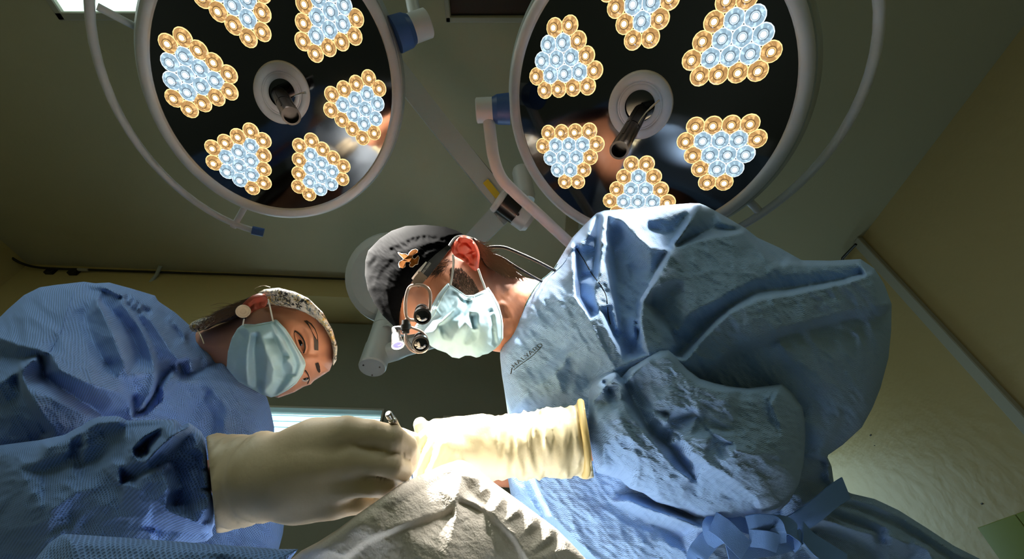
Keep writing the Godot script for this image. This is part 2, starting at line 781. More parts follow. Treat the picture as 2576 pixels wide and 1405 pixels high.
func chain(fd: Field, s: String, k: float) -> void:   # "x,y,d,r x,y,d,r ..." joints seen in the photograph, radius in millimetres
	var prev := Vector3.INF
	var pr := 0.0
	for w in s.split(" ", false):
		var q := w.split(",")
		var p := P(float(q[0]), float(q[1]), float(q[2]))
		var r := float(q[3]) * 0.001
		if prev != Vector3.INF:
			fd.limb(prev, p, pr, r, k)
		prev = p
		pr = r

func field_for(lists: Array, cell: float, margin := 0.02) -> Field:
	var lo := Vector3.INF
	var hi := -Vector3.INF
	for s in lists:
		for w in s.split(" ", false):
			var q: PackedStringArray = w.split(",")
			var p := P(float(q[0]), float(q[1]), float(q[2]))
			var r := float(q[3]) * 0.001 + margin
			lo = lo.min(p - Vector3.ONE * r)
			hi = hi.max(p + Vector3.ONE * r)
	var fd := Field.new()
	fd.setup(lo, hi, cell)
	return fd

# ====================================================================== materials
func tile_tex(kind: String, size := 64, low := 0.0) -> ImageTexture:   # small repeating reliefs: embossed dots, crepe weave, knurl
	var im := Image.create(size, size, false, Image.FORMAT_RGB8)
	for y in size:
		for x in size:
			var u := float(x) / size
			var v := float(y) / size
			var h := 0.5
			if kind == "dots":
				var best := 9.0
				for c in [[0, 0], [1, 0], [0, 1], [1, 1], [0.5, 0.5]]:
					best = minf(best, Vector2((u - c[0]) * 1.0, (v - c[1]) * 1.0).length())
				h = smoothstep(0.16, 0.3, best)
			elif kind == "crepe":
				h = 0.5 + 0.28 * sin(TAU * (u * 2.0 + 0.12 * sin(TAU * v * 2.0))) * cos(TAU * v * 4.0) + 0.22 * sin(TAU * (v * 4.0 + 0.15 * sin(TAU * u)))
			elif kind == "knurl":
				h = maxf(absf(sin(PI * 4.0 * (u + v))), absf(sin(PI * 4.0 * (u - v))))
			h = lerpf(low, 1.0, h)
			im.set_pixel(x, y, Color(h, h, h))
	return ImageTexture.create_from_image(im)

func lens_tex(amber: bool) -> ImageTexture:   # what one moulded LED lens gives off: hot die, ring, caustics, bright rim
	var s := 128
	var im := Image.create(s, s, false, Image.FORMAT_RGB8)
	var fn := FastNoiseLite.new()
	fn.seed = 5 if amber else 9
	fn.frequency = 0.05
	var edge := Color(0.86, 0.70, 0.46) if amber else Color(0.72, 0.83, 0.88)
	var mid := Color(0.42, 0.30, 0.17) if amber else Color(0.34, 0.42, 0.48)
	var hot := Color(1.0, 0.85, 0.55) if amber else Color(0.92, 0.97, 1.0)
	for y in s:
		for x in s:
			var p := Vector2(x - s / 2.0, y - s / 2.0) / (s / 2.0)
			var r := p.length()
			var a := atan2(p.y, p.x)
			var c := mid.lerp(edge, 0.25 + 0.5 * smoothstep(-0.15, 0.5, fn.get_noise_2d(cos(a) * 26.0 + r * 30.0, sin(a) * 26.0)))
			c = c.lerp(mid * 0.7, smoothstep(0.34, 0.40, r) * smoothstep(0.56, 0.46, r) * 0.8)
			c = c.lerp(hot, smoothstep(0.36, 0.30, r) * 0.75)
			c = c.lerp(mid, smoothstep(0.05, 0.02, absf(r - 0.31)) * 0.8)
			c = c.lerp(hot, smoothstep(0.46, 0.36, r) * smoothstep(0.32, 0.36, r) * 0.6)
			c = c.lerp(Color(1, 0.99, 0.96), smoothstep(0.29, 0.22, r))
			c = c.lerp(edge.lerp(hot, 0.6), smoothstep(0.87, 0.91, r) * smoothstep(1.0, 0.96, r))
			im.set_pixel(x, y, c)
	return ImageTexture.create_from_image(im)

func flower_tex() -> ImageTexture:   # the printed head scarf: white and yellow blossoms on black
	var s := 256
	var im := Image.create(s, s, false, Image.FORMAT_RGB8)
	im.fill(Color(0.80, 0.78, 0.74))
	var rng := RandomNumberGenerator.new()
	rng.seed = 11
	for k in 330:
		var c := Vector2(rng.randf() * s, rng.randf() * s)
		var col: Color = [Color(0.02, 0.02, 0.03), Color(0.03, 0.03, 0.05), Color(0.04, 0.05, 0.07), Color(0.35, 0.45, 0.5), Color(0.7, 0.55, 0.15), Color(0.85, 0.83, 0.8)][rng.randi() % 6]
		var r := rng.randf_range(5.0, 16.0)
		var pet := rng.randi_range(4, 6)
		var ph := rng.randf() * TAU
		for y in range(int(c.y - r), int(c.y + r) + 1):
			for x in range(int(c.x - r), int(c.x + r) + 1):
				var d := Vector2(x, y) - c
				var lim := r * (0.62 + 0.38 * cos(pet * d.angle() + ph))
				if d.length() < lim:
					im.set_pixel(posmod(x, s), posmod(y, s), col if d.length() > r * 0.22 else Color(0.8, 0.75, 0.6))
	return ImageTexture.create_from_image(im)

func materials() -> void:
	var dots := tile_tex("dots")
	var crepe := tile_tex("crepe")
	var grain := noise_tex(0.03, 4)
	var fine := noise_tex(0.08, 3, 512, 4)
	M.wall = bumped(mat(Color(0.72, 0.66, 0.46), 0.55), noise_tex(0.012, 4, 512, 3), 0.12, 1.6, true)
	M.wall_right = bumped(mat(Color(0.68, 0.60, 0.42), 0.42), noise_tex(0.012, 4, 512, 3), 0.2, 1.6, true)
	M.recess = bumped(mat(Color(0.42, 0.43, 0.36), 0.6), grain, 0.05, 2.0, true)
	M.ceiling = bumped(mat(Color(0.66, 0.64, 0.54), 0.85), grain, 0.05, 2.0, true)
	M.floor = mat(Color(0.46, 0.47, 0.43), 0.4)
	M.trim = mat(Color(0.62, 0.61, 0.56), 0.6)
	M.tile = mat(Color(0.42, 0.5, 0.12), 0.25)
	M.black = mat(Color(0.02, 0.02, 0.02), 0.5)
	M.dark = mat(Color(0.10, 0.10, 0.10), 0.5)
	M.enamel = mat(Color(0.76, 0.77, 0.78), 0.42)
	M.enamel_dark = mat(Color(0.62, 0.65, 0.64), 0.45)
	M.blue_plastic = mat(Color(0.16, 0.30, 0.52), 0.45)
	M.steel = mat(Color(0.75, 0.75, 0.75), 0.25, 1.0)
	M.dark_steel = mat(Color(0.22, 0.2, 0.19), 0.3, 0.8)
	M.yellow = mat(Color(0.72, 0.62, 0.04), 0.5)
	M.face = mat(Color(0.012, 0.011, 0.014), 0.07, 0.0, 0.85)
	M.panel = glow(mat(Color(0.9, 0.95, 0.93), 0.6), Color(0.86, 1.0, 0.95), 1.1)
	M.window = glow(mat(Color(0.8, 0.9, 0.95), 0.4), Color(0.70, 0.90, 0.97), 1.6)
	M.slat = mat(Color(0.80, 0.86, 0.86), 0.5)
	M.slat.backlight_enabled = true
	M.slat.backlight = Color(0.6, 0.65, 0.65)
	for k in 2:
		var lm := mat(Color(0.08, 0.06, 0.04) if k else Color(0.08, 0.08, 0.09), 0.08, 0.0, 0.6)
		lm.emission_enabled = true
		lm.emission = Color.WHITE
		lm.emission_operator = BaseMaterial3D.EMISSION_OP_MULTIPLY
		lm.emission_texture = lens_tex(k == 1)
		lm.emission_energy_multiplier = 1.4
		M["lens_amber" if k else "lens_white"] = lm
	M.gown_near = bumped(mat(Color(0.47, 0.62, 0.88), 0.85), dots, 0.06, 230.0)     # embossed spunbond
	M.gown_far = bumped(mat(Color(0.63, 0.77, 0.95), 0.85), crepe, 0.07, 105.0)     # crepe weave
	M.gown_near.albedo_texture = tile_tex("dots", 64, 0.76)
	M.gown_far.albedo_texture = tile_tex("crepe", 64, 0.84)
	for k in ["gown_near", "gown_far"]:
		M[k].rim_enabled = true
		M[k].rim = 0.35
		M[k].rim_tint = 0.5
	M.tie = bumped(mat(Color(0.42, 0.58, 0.82), 0.85), fine, 0.03, 14.0)
	M.drape = bumped(mat(Color(0.78, 0.75, 0.71), 0.9), fine, 0.05, 9.0)
	M.sheet = mat(Color(0.74, 0.78, 0.83), 0.9)
	M.mask = bumped(mat(Color(0.66, 0.78, 0.83), 0.85), fine, 0.012, 25.0)
	M.mask_edge = mat(Color(0.75, 0.84, 0.84), 0.85)
	M.loop = mat(Color(0.85, 0.84, 0.82), 0.8)
	M.glove = bumped(mat(Color(0.76, 0.69, 0.58), 0.5), grain, 0.015, 8.0)
	M.glove_far = bumped(mat(Color(0.85, 0.80, 0.65), 0.5), grain, 0.015, 8.0)
	for k in ["glove", "glove_far"]:
		M[k].subsurf_scatter_enabled = false
		M[k].subsurf_scatter_strength = 0.05
	M.cuff = mat(Color(0.84, 0.74, 0.48), 0.5)
	M.skin_f = bumped(mat(Color(0.74, 0.51, 0.40), 0.5), fine, 0.015, 22.0)
	M.skin_m = bumped(mat(Color(0.72, 0.47, 0.34), 0.5), fine, 0.015, 22.0)
	for k in ["skin_f", "skin_m"]:
		M[k].subsurf_scatter_enabled = false
		M[k].subsurf_scatter_strength = 0.15
	M.ear_m = mat(Color(0.74, 0.36, 0.27), 0.45)
	M.ear_m.backlight_enabled = true
	M.ear_m.backlight = Color(0.65, 0.08, 0.035)
	M.ear_f = mat(Color(0.56, 0.27, 0.2), 0.45)
	M.ear_f.backlight_enabled = true
	M.ear_f.backlight = Color(0.6, 0.12, 0.06)
	M.cap = bumped(mat(Color(0.016, 0.017, 0.021), 0.85, 0.0, 0.08), fine, 0.02, 16.0)
	M.cap.rim_enabled = true
	M.cap.rim = 0.03
	M.scarf = mat(Color.WHITE, 0.85)
	M.scarf.albedo_texture = flower_tex()
	M.scarf.uv1_triplanar = true
	M.scarf.uv1_scale = Vector3.ONE * 5.0
	M.hair = mat(Color(0.17, 0.115, 0.08), 0.5)
	M.beard = mat(Color(0.30, 0.21, 0.15), 0.6)
	M.hair_light = mat(Color(0.40, 0.29, 0.20), 0.5)
	M.gold = mat(Color(0.36, 0.21, 0.07), 0.85, 0.0, 0.1)
	M.white = mat(Color(0.85, 0.84, 0.82), 0.5)
	M.pearl = mat(Color(0.80, 0.72, 0.62), 0.3, 0.3)
	M.lens_glass = mat(Color(0.95, 0.97, 1.0, 0.08), 0.05)
	M.lens_glass.transparency = BaseMaterial3D.TRANSPARENCY_ALPHA
	M.dark_glass = mat(Color(0.015, 0.015, 0.03), 0.04, 0.0, 0.7)
	M.black_gloss = mat(Color(0.02, 0.02, 0.02), 0.2)
	M.frame = mat(Color(0.68, 0.60, 0.56), 0.25, 0.4)
	M.head_led = glow(mat(Color(0.4, 0.4, 0.7), 0.1), Color(0.45, 0.42, 0.85), 0.7)
	M.head_rim = glow(mat(Color(0.9, 0.9, 1.0), 0.1), Color(0.95, 0.95, 1.0), 1.4)
	M.knurl = bumped(mat(Color(0.6, 0.55, 0.5), 0.35, 0.9), tile_tex("knurl"), 0.03, 300.0)
	M.eye = mat(Color(0.80, 0.74, 0.70), 0.15)
	M.iris = mat(Color(0.05, 0.025, 0.015), 0.06)
	M.ink = mat(Color(0.16, 0.16, 0.18), 0.8)
	M.ink_white = mat(Color(0.75, 0.82, 0.88), 0.8)

# ====================================================================== the room
func room() -> void:
	var st := begin()
	structure("floor", one_box(Vector3(-0.5, -0.05, -0.4), Vector3(5.6, 0.1, 6.0)), M.floor)
	# ceiling with the openings of its fittings cut out
	var c := CSGBox3D.new()
	c.name = "ceiling"
	c.size = Vector3(5.6, 0.2, 6.0)
	c.position = Vector3(-0.5, CEIL + 0.1, -0.4)
	c.material = M.ceiling
	c.set_meta("kind", "structure")
	add_child(c, true)
	for q in [[-1.525, 0.17, 0.6, 1.2], [0.04, -0.15, 0.62, 0.62], [-1.525, 1.7, 0.6, 1.2], [0.75, 1.5, 0.6, 1.2]]:
		var h := CSGBox3D.new()
		h.name = "opening"
		h.operation = CSGShape3D.OPERATION_SUBTRACTION
		h.size = Vector3(q[2], 0.16, q[3])
		h.position = Vector3(q[0], CEIL + 0.05, q[1]) - c.position
		h.material = M.ceiling
		c.add_child(h, true)
	structure("wall_right", one_box(Vector3(2.16, CEIL / 2, -0.4), Vector3(0.1, CEIL, 6.0)), M.wall_right)
	structure("wall_left", one_box(Vector3(-3.15, CEIL / 2, 0.1), Vector3(0.1, CEIL, 5.0)), M.wall)
	structure("wall_front", one_box(Vector3(-0.5, CEIL / 2, 2.5), Vector3(5.4, CEIL, 0.1)), M.wall)
	# the back wall stands slightly turned: its upper beam, and the recessed part with two windows below it
	var B := Transform3D(Basis(Vector3.UP, 0.06), Vector3(-1.13, 0, -1.93))
	var inv := B.affine_inverse()
	var nrm := B.basis.z
	var low: float = (inv * on_plane(815, 745, B.origin, nrm)).y
	var left: float = (inv * on_plane(640, 760, B.origin, nrm)).x
	st = begin()
	box(st, Vector3(0.1, (CEIL + low) / 2, -0.15), Vector3(4.3, CEIL - low, 0.3), B)
	box(st, Vector3(2.2, CEIL / 2, -0.7), Vector3(0.1, CEIL, 1.4), B)
	box(st, Vector3(2.8, CEIL / 2, -1.2), Vector3(1.2, CEIL, 0.1), B)
	box(st, Vector3((left - 2.2) / 2, low / 2, -0.15), Vector3(left + 2.2, low, 0.3), B)
	structure("wall_back", done(st), M.wall)
	var zr := -0.235
	var ro := B * Vector3(0, 0, zr)
	var w1a := inv * on_plane(560, 1012, ro, nrm)
	var w1b := inv * on_plane(967, 1038, ro, nrm)
	var w2a := inv * on_plane(1115, 1047, ro, nrm)
	var top: float = w1b.y + 0.02
	var wh := 0.36
	var x2: float = w2a.x + 1.0
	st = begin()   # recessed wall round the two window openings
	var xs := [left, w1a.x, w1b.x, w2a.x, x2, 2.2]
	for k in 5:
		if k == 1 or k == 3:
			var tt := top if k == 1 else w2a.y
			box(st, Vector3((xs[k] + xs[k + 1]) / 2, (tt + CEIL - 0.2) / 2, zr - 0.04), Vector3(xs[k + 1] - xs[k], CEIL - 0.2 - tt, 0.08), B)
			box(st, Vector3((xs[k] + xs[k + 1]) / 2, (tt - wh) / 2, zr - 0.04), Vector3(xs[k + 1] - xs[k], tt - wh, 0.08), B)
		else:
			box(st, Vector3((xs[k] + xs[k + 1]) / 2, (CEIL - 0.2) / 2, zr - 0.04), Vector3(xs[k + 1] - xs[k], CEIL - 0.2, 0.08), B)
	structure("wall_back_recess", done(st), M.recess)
	for k in 2:
		var xa: float = w1a.x if k == 0 else w2a.x
		var xb: float = w1b.x if k == 0 else x2
		var tt: float = top if k == 0 else w2a.y
		var w := Node3D.new()
		w.name = "window_%d" % (k + 1)
		w.position = B * Vector3((xa + xb) / 2, tt - wh, zr)
		w.set_meta("kind", "structure")
		w.set_meta("label", ["bright blinded window between the two people, left of the scalpel", "bright blinded window behind the wrist of the person in the black cap"][k])
		add_child(w, true)
		var day := AreaLight3D.new()
		day.name = "window_daylight"
		day.area_size = Vector2(xb - xa - 0.06, wh - 0.06)
		day.light_energy = DAY
		day.light_color = Color(0.88, 0.97, 1.0)
		day.area_range = 12.0
		day.shadow_enabled = true
		w.add_child(day)
		day.position = B * Vector3((xa + xb) / 2, tt - wh / 2, zr + 0.03) - w.position
		day.rotation = Vector3(0, 0.06 + PI, 0)
		st = begin()
		for q in [[Vector3((xa + xb) / 2, tt - 0.006, zr - 0.03), Vector3(xb - xa, 0.012, 0.09)], [Vector3((xa + xb) / 2, tt - wh + 0.02, zr - 0.03), Vector3(xb - xa, 0.04, 0.09)], [Vector3(xa + 0.006, tt - wh / 2, zr - 0.03), Vector3(0.012, wh, 0.09)], [Vector3(xb - 0.006, tt - wh / 2, zr - 0.03), Vector3(0.012, wh, 0.09)]]:
			box(st, q[0], q[1], B, 0.003)
		part("window_frame", done(st), M.trim, w)
		part("window_pane", one_box(Vector3((xa + xb) / 2, tt - wh / 2, zr - 0.07), Vector3(xb - xa, wh, 0.008), B), M.window, w)
		for j in 10:
			var tilt := B * Transform3D(Basis(Vector3.RIGHT, 0.25), Vector3((xa + xb) / 2, tt - 0.03 - j * 0.034, zr - 0.045))
			part("slat", one_box(Vector3.ZERO, Vector3(xb - xa - 0.03, 0.0015, 0.02), tilt), M.slat, w)
	# a third window at the end of the deeper bay, hidden by the person at the right
	var w3 := Node3D.new()
	w3.name = "window_3"
	w3.position = B * Vector3(2.75, 1.5, -1.14)
	w3.set_meta("kind", "structure")
	add_child(w3, true)
	st = begin()
	for q in [[Vector3(2.75, 1.47, -1.13), Vector3(0.9, 0.05, 0.05)], [Vector3(2.75, 2.33, -1.13), Vector3(0.9, 0.05, 0.05)], [Vector3(2.3, 1.9, -1.13), Vector3(0.05, 0.9, 0.05)], [Vector3(3.2, 1.9, -1.13), Vector3(0.05, 0.9, 0.05)]]:
		box(st, q[0], q[1], B, 0.004)
	part("window_frame", done(st), M.trim, w3)
	part("window_pane", one_box(Vector3(2.75, 1.9, -1.145), Vector3(0.86, 0.82, 0.006), B), M.window, w3)
	var day3 := AreaLight3D.new()
	day3.name = "window_daylight"
	day3.area_size = Vector2(0.8, 0.78)
	day3.light_energy = DAY * 0.65
	day3.light_color = Color(0.95, 0.98, 0.95)
	day3.area_range = 12.0
	day3.shadow_enabled = true
	w3.add_child(day3)
	day3.position = B * Vector3(2.75, 1.9, -1.10) - w3.position
	day3.rotation = Vector3(0, 0.06 + PI, 0)
	# boxed trunking down the right wall, and the green tiles of its lower part
	structure("trim_1", one_box(Vector3(2.095, CEIL / 2, -1.615), Vector3(0.03, CEIL, 0.055), Transform3D(), 0.004), M.trim)
	var wr: Node3D = get_node("wall_right")
	var fx := 2.11
	var ty: float = on_plane(2576, 1285, Vector3(fx, 0, 0), Vector3.RIGHT).y
	var rng := RandomNumberGenerator.new()
	rng.seed = 3
	var tm := []
	for k in 3:
		tm.append(mat(Color(0.44 + 0.02 * k, 0.50 + 0.02 * k, 0.06 + 0.01 * k), 0.25))
	for row in 2:
		for k in 6:
			var z := -2.02 + k * 0.2
			var o := part("tile", one_box(Vector3(fx - 0.004, ty - 0.1 - row * 0.2, z), Vector3(0.012, 0.197, 0.197), Transform3D(), 0.002), tm[rng.randi() % 3], wr)
			o.position = Vector3.ZERO
	var fl := begin()
	for q in [[2190, 1094, 0.008], [2470, 1266, 0.006], [2200, 1120, 0.004]]:
		var p := on_plane(q[0], q[1], Vector3(fx - 0.001, 0, 0), Vector3.RIGHT)
		box(fl, p, Vector3(0.003, q[2], q[2] * 1.7), Transform3D(), 0.001)
	part("chip", done(fl), M.dark, wr).position = Vector3.ZERO

func background_things() -> void:
	# fluorescent panels in the ceiling
	var k := 0
	for q in [[-1.525, 0.17], [-1.525, 1.7], [0.75, 1.5]]:
		var lab: String = ["bright square ceiling light panel behind the rail of the left lamp", "ceiling light panel by the left wall behind the camera", "ceiling light panel right of the middle, behind the camera"][k]
		var t := thing("ceiling_light" if k == 0 else "ceiling_light_%03d" % k, lab, "ceiling light", Vector3(q[0], CEIL, q[1]), "ceiling light panels")
		var st := begin()
		for e in [[-1, 0], [1, 0], [0, -1], [0, 1]]:
			box(st, Vector3(q[0] + e[0] * 0.307, CEIL + 0.012, q[1] + e[1] * 0.607), Vector3(0.03 if e[0] else 0.644, 0.04, 0.03 if e[1] else 1.244), Transform3D(), 0.004)
		part("frame", done(st), M.trim, t)
		part("light_diffuser", one_box(Vector3(q[0], CEIL + 0.015, q[1]), Vector3(0.59, 0.01, 1.19)), M.panel, t)
		k += 1
	var v := thing("ceiling_vent", "dark square ceiling panel in a plain frame between the two lamps", "vent", Vector3(0.04, CEIL, -0.15))
	var st2 := begin()
	for e in [[-1, 0], [1, 0], [0, -1], [0, 1]]:
		box(st2, Vector3(0.04 + e[0] * 0.30, CEIL + 0.01, -0.15 + e[1] * 0.30), Vector3(0.02 if e[0] else 0.62, 0.03, 0.02 if e[1] else 0.62), Transform3D(), 0.003)
	part("frame", done(st2), M.trim, v)
	part("panel", one_box(Vector3(0.04, CEIL + 0.04, -0.15), Vector3(0.6, 0.01, 0.6)), M.dark, v)
	# black pipe below the ceiling along the back wall
	var c := thing("wall_pipe", "thin black pipe along the top of the back wall, bent at its left end", "pipe", P(185, 678, 2.62))
	var pts := []
	for q in [[-40, 575, 2.52], [0, 618, 2.56], [30, 648, 2.58], [60, 664, 2.6], [95, 672, 2.61], [140, 675, 2.62], [190, 677, 2.63], [400, 684, 2.66], [640, 692, 2.68], [860, 701, 2.7], [1300, 714, 2.74], [1700, 722, 2.77], [2080, 690, 2.68], [2120, 648, 2.54], [2153, 614, 2.43]]:
		pts.append(P(q[0], q[1], q[2]))
	part("pipe", tube(smooth_path(pts, 5), [0.0075], 10), M.black, c)
	for q in [[128, 682], [186, 683]]:
		var p := P(q[0], q[1], 2.62)
		part("pipe_clip", one_box(p, Vector3(0.05, 0.045, 0.03), Transform3D(), 0.004), M.black, c)
	part("coupling", tube([P(196, 677.5, 2.625), P(222, 678.5, 2.63)], [0.010], 10), M.trim, c)
	part("rod", tube([P(404, 668, 2.64), P(394, 690, 2.64), P(352, 745, 2.60), P(300, 815, 2.58)], [0.011], 8), M.enamel_dark, c, "grey rod running down the wall from the pipe")
	# grey disc housing with a jointed arm, hung behind the man's cap
	var g := thing("equipment_arm", "grey rounded disc housing with a jointed tube, behind the black cap", "equipment arm", P(935, 720, 1.75))
	var a := P(985, 700, 1.72)
	var ax := (P(960, 905, 1.5) - P(985, 740, 1.8)).normalized()
	var dn := (EYE - a).normalized()
	dn = (dn + Vector3(-0.35, -0.15, 0.1)).normalized()
	part("disc", turned(a - dn * 0.09, a + dn * 0.05, [[0, 0.0], [0, 0.14], [0.35, 0.185], [0.75, 0.19], [0.92, 0.18], [1.0, 0.15], [1.0, 0.0]], 40), M.enamel_dark, g)
	part("tube", turned(P(985, 770, 1.72), P(936, 925, 1.45), [[0, 0.0], [0, 0.046], [0.38, 0.046], [0.38, 0.0475], [0.40, 0.0475], [0.40, 0.046], [0.70, 0.046], [0.70, 0.048], [0.98, 0.048], [1.0, 0.045], [1.0, 0.0]], 28), M.enamel_dark, g)
	part("side_arm", turned(P(955, 893, 1.5), P(1110, 850, 1.62), [[0, 0.0], [0, 0.036], [0.25, 0.036], [0.4, 0.031], [1.0, 0.031], [1.0, 0.0]], 24), M.enamel_dark, g)
	part("back_arm", turned(P(975, 840, 1.55), P(1075, 790, 1.8), [[0, 0.034], [1.0, 0.034], [1, 0]], 20), M.enamel_dark, g)
	for q in [[914, 918], [955, 923], [936, 943]]:
		part("screw", turned(P(q[0], q[1], 1.40), P(q[0], q[1], 1.39), [[0, 0], [0, 0.003], [1, 0.003], [1, 0]], 8), M.black, g)
	# the spring arm that carries the lamps
	var s := thing("lamp_suspension_arm", "long grey spring arm with a yellow sticker, crossing between the two lamps", "lamp arm", P(1290, 520, 1.5))
	part("spring_arm", strip([P(985, 160, 1.35), P(1120, 332, 1.4), P(1262, 508, 1.45)], [0.033], 0.028, P(1140, 320, 1.4) - P(1100, 350, 1.4)), M.enamel_dark, s)
	part("cover_strip", strip([P(990, 148, 1.36), P(1130, 318, 1.41), P(1262, 478, 1.46)], [0.010], 0.026, P(1140, 320, 1.4) - P(1100, 350, 1.4)), M.dark, s)
	part("sticker", strip([P(1221, 455, 1.395), P(1253, 494, 1.405)], [0.011], 0.001, P(1140, 320, 1.4) - P(1100, 350, 1.4)), M.yellow, s, "yellow sticker")
	part("joint", turned(P(1248, 500, 1.44), P(1334, 560, 1.46), [[0, 0], [0, 0.040], [0.06, 0.044], [0.14, 0.044], [0.14, 0.040], [0.62, 0.040], [0.62, 0.044], [0.9, 0.044], [1, 0.034], [1, 0]], 28), M.enamel, s)
	part("joint_band", turned(P(1262, 509, 1.44), P(1300, 536, 1.45), [[0, 0.0405], [0, 0.0412], [1, 0.0412], [1, 0.0405]], 28), M.dark_steel, s)
	part("screw", turned(P(1303, 539, 1.405), P(1303, 539, 1.40), [[0, 0], [0, 0.005], [1, 0.005], [1, 0]], 10), M.black, s)
	part("lower_arm", strip([P(1262, 535, 1.5), P(1215, 583, 1.62), P(1150, 650, 1.85), P(1080, 725, 2.15)], [0.038], 0.03, P(1240, 580, 1.5) - P(1215, 555, 1.5)), M.enamel_dark, s)
	part("ceiling_socket", turned(P(1310, 425, 1.62), P(1325, 505, 1.55), [[0, 0], [0, 0.03], [0.1, 0.036], [0.85, 0.036], [1, 0.03], [1, 0]], 24), M.enamel, s)
	var d := thing("ceiling_post", "thin square grey post behind the shoulder of the person in the black cap", "post", P(1438, 640, 2.3))
	part("post", strip([P(1440, 520, 2.45), P(1436, 620, 2.2), P(1430, 760, 2.0)], [0.035], 0.03, Vector3.RIGHT), M.trim, d)

# ====================================================================== the two lamps
func lamps() -> void:
	lamp(thing("surgical_lamp", "round LED operating lamp at the upper left, with a blue-tipped rail", "lamp", P(709, 241, 1.0), "operating lamps"), Vector2(709, 241), 1.0, Vector3(0.3, -0.55, 0.78), [0.2602, 0.0172, 0.0172, 0.2985], Vector2(0.0026, 0.0056), 0.67, 0.1225, 14.0, 0)
	lamp(thing("surgical_lamp_001", "round LED operating lamp at the upper right, above the bent back", "lamp", P(1605, 288, 0.97), "operating lamps"), Vector2(1605, 288), 0.97, Vector3(-0.4, -0.5, 0.77), [0.306, -0.0019, -0.0019, 0.3164], Vector2(0.0013, 0.019), 0.66, 0.1175, 8.0, 1)

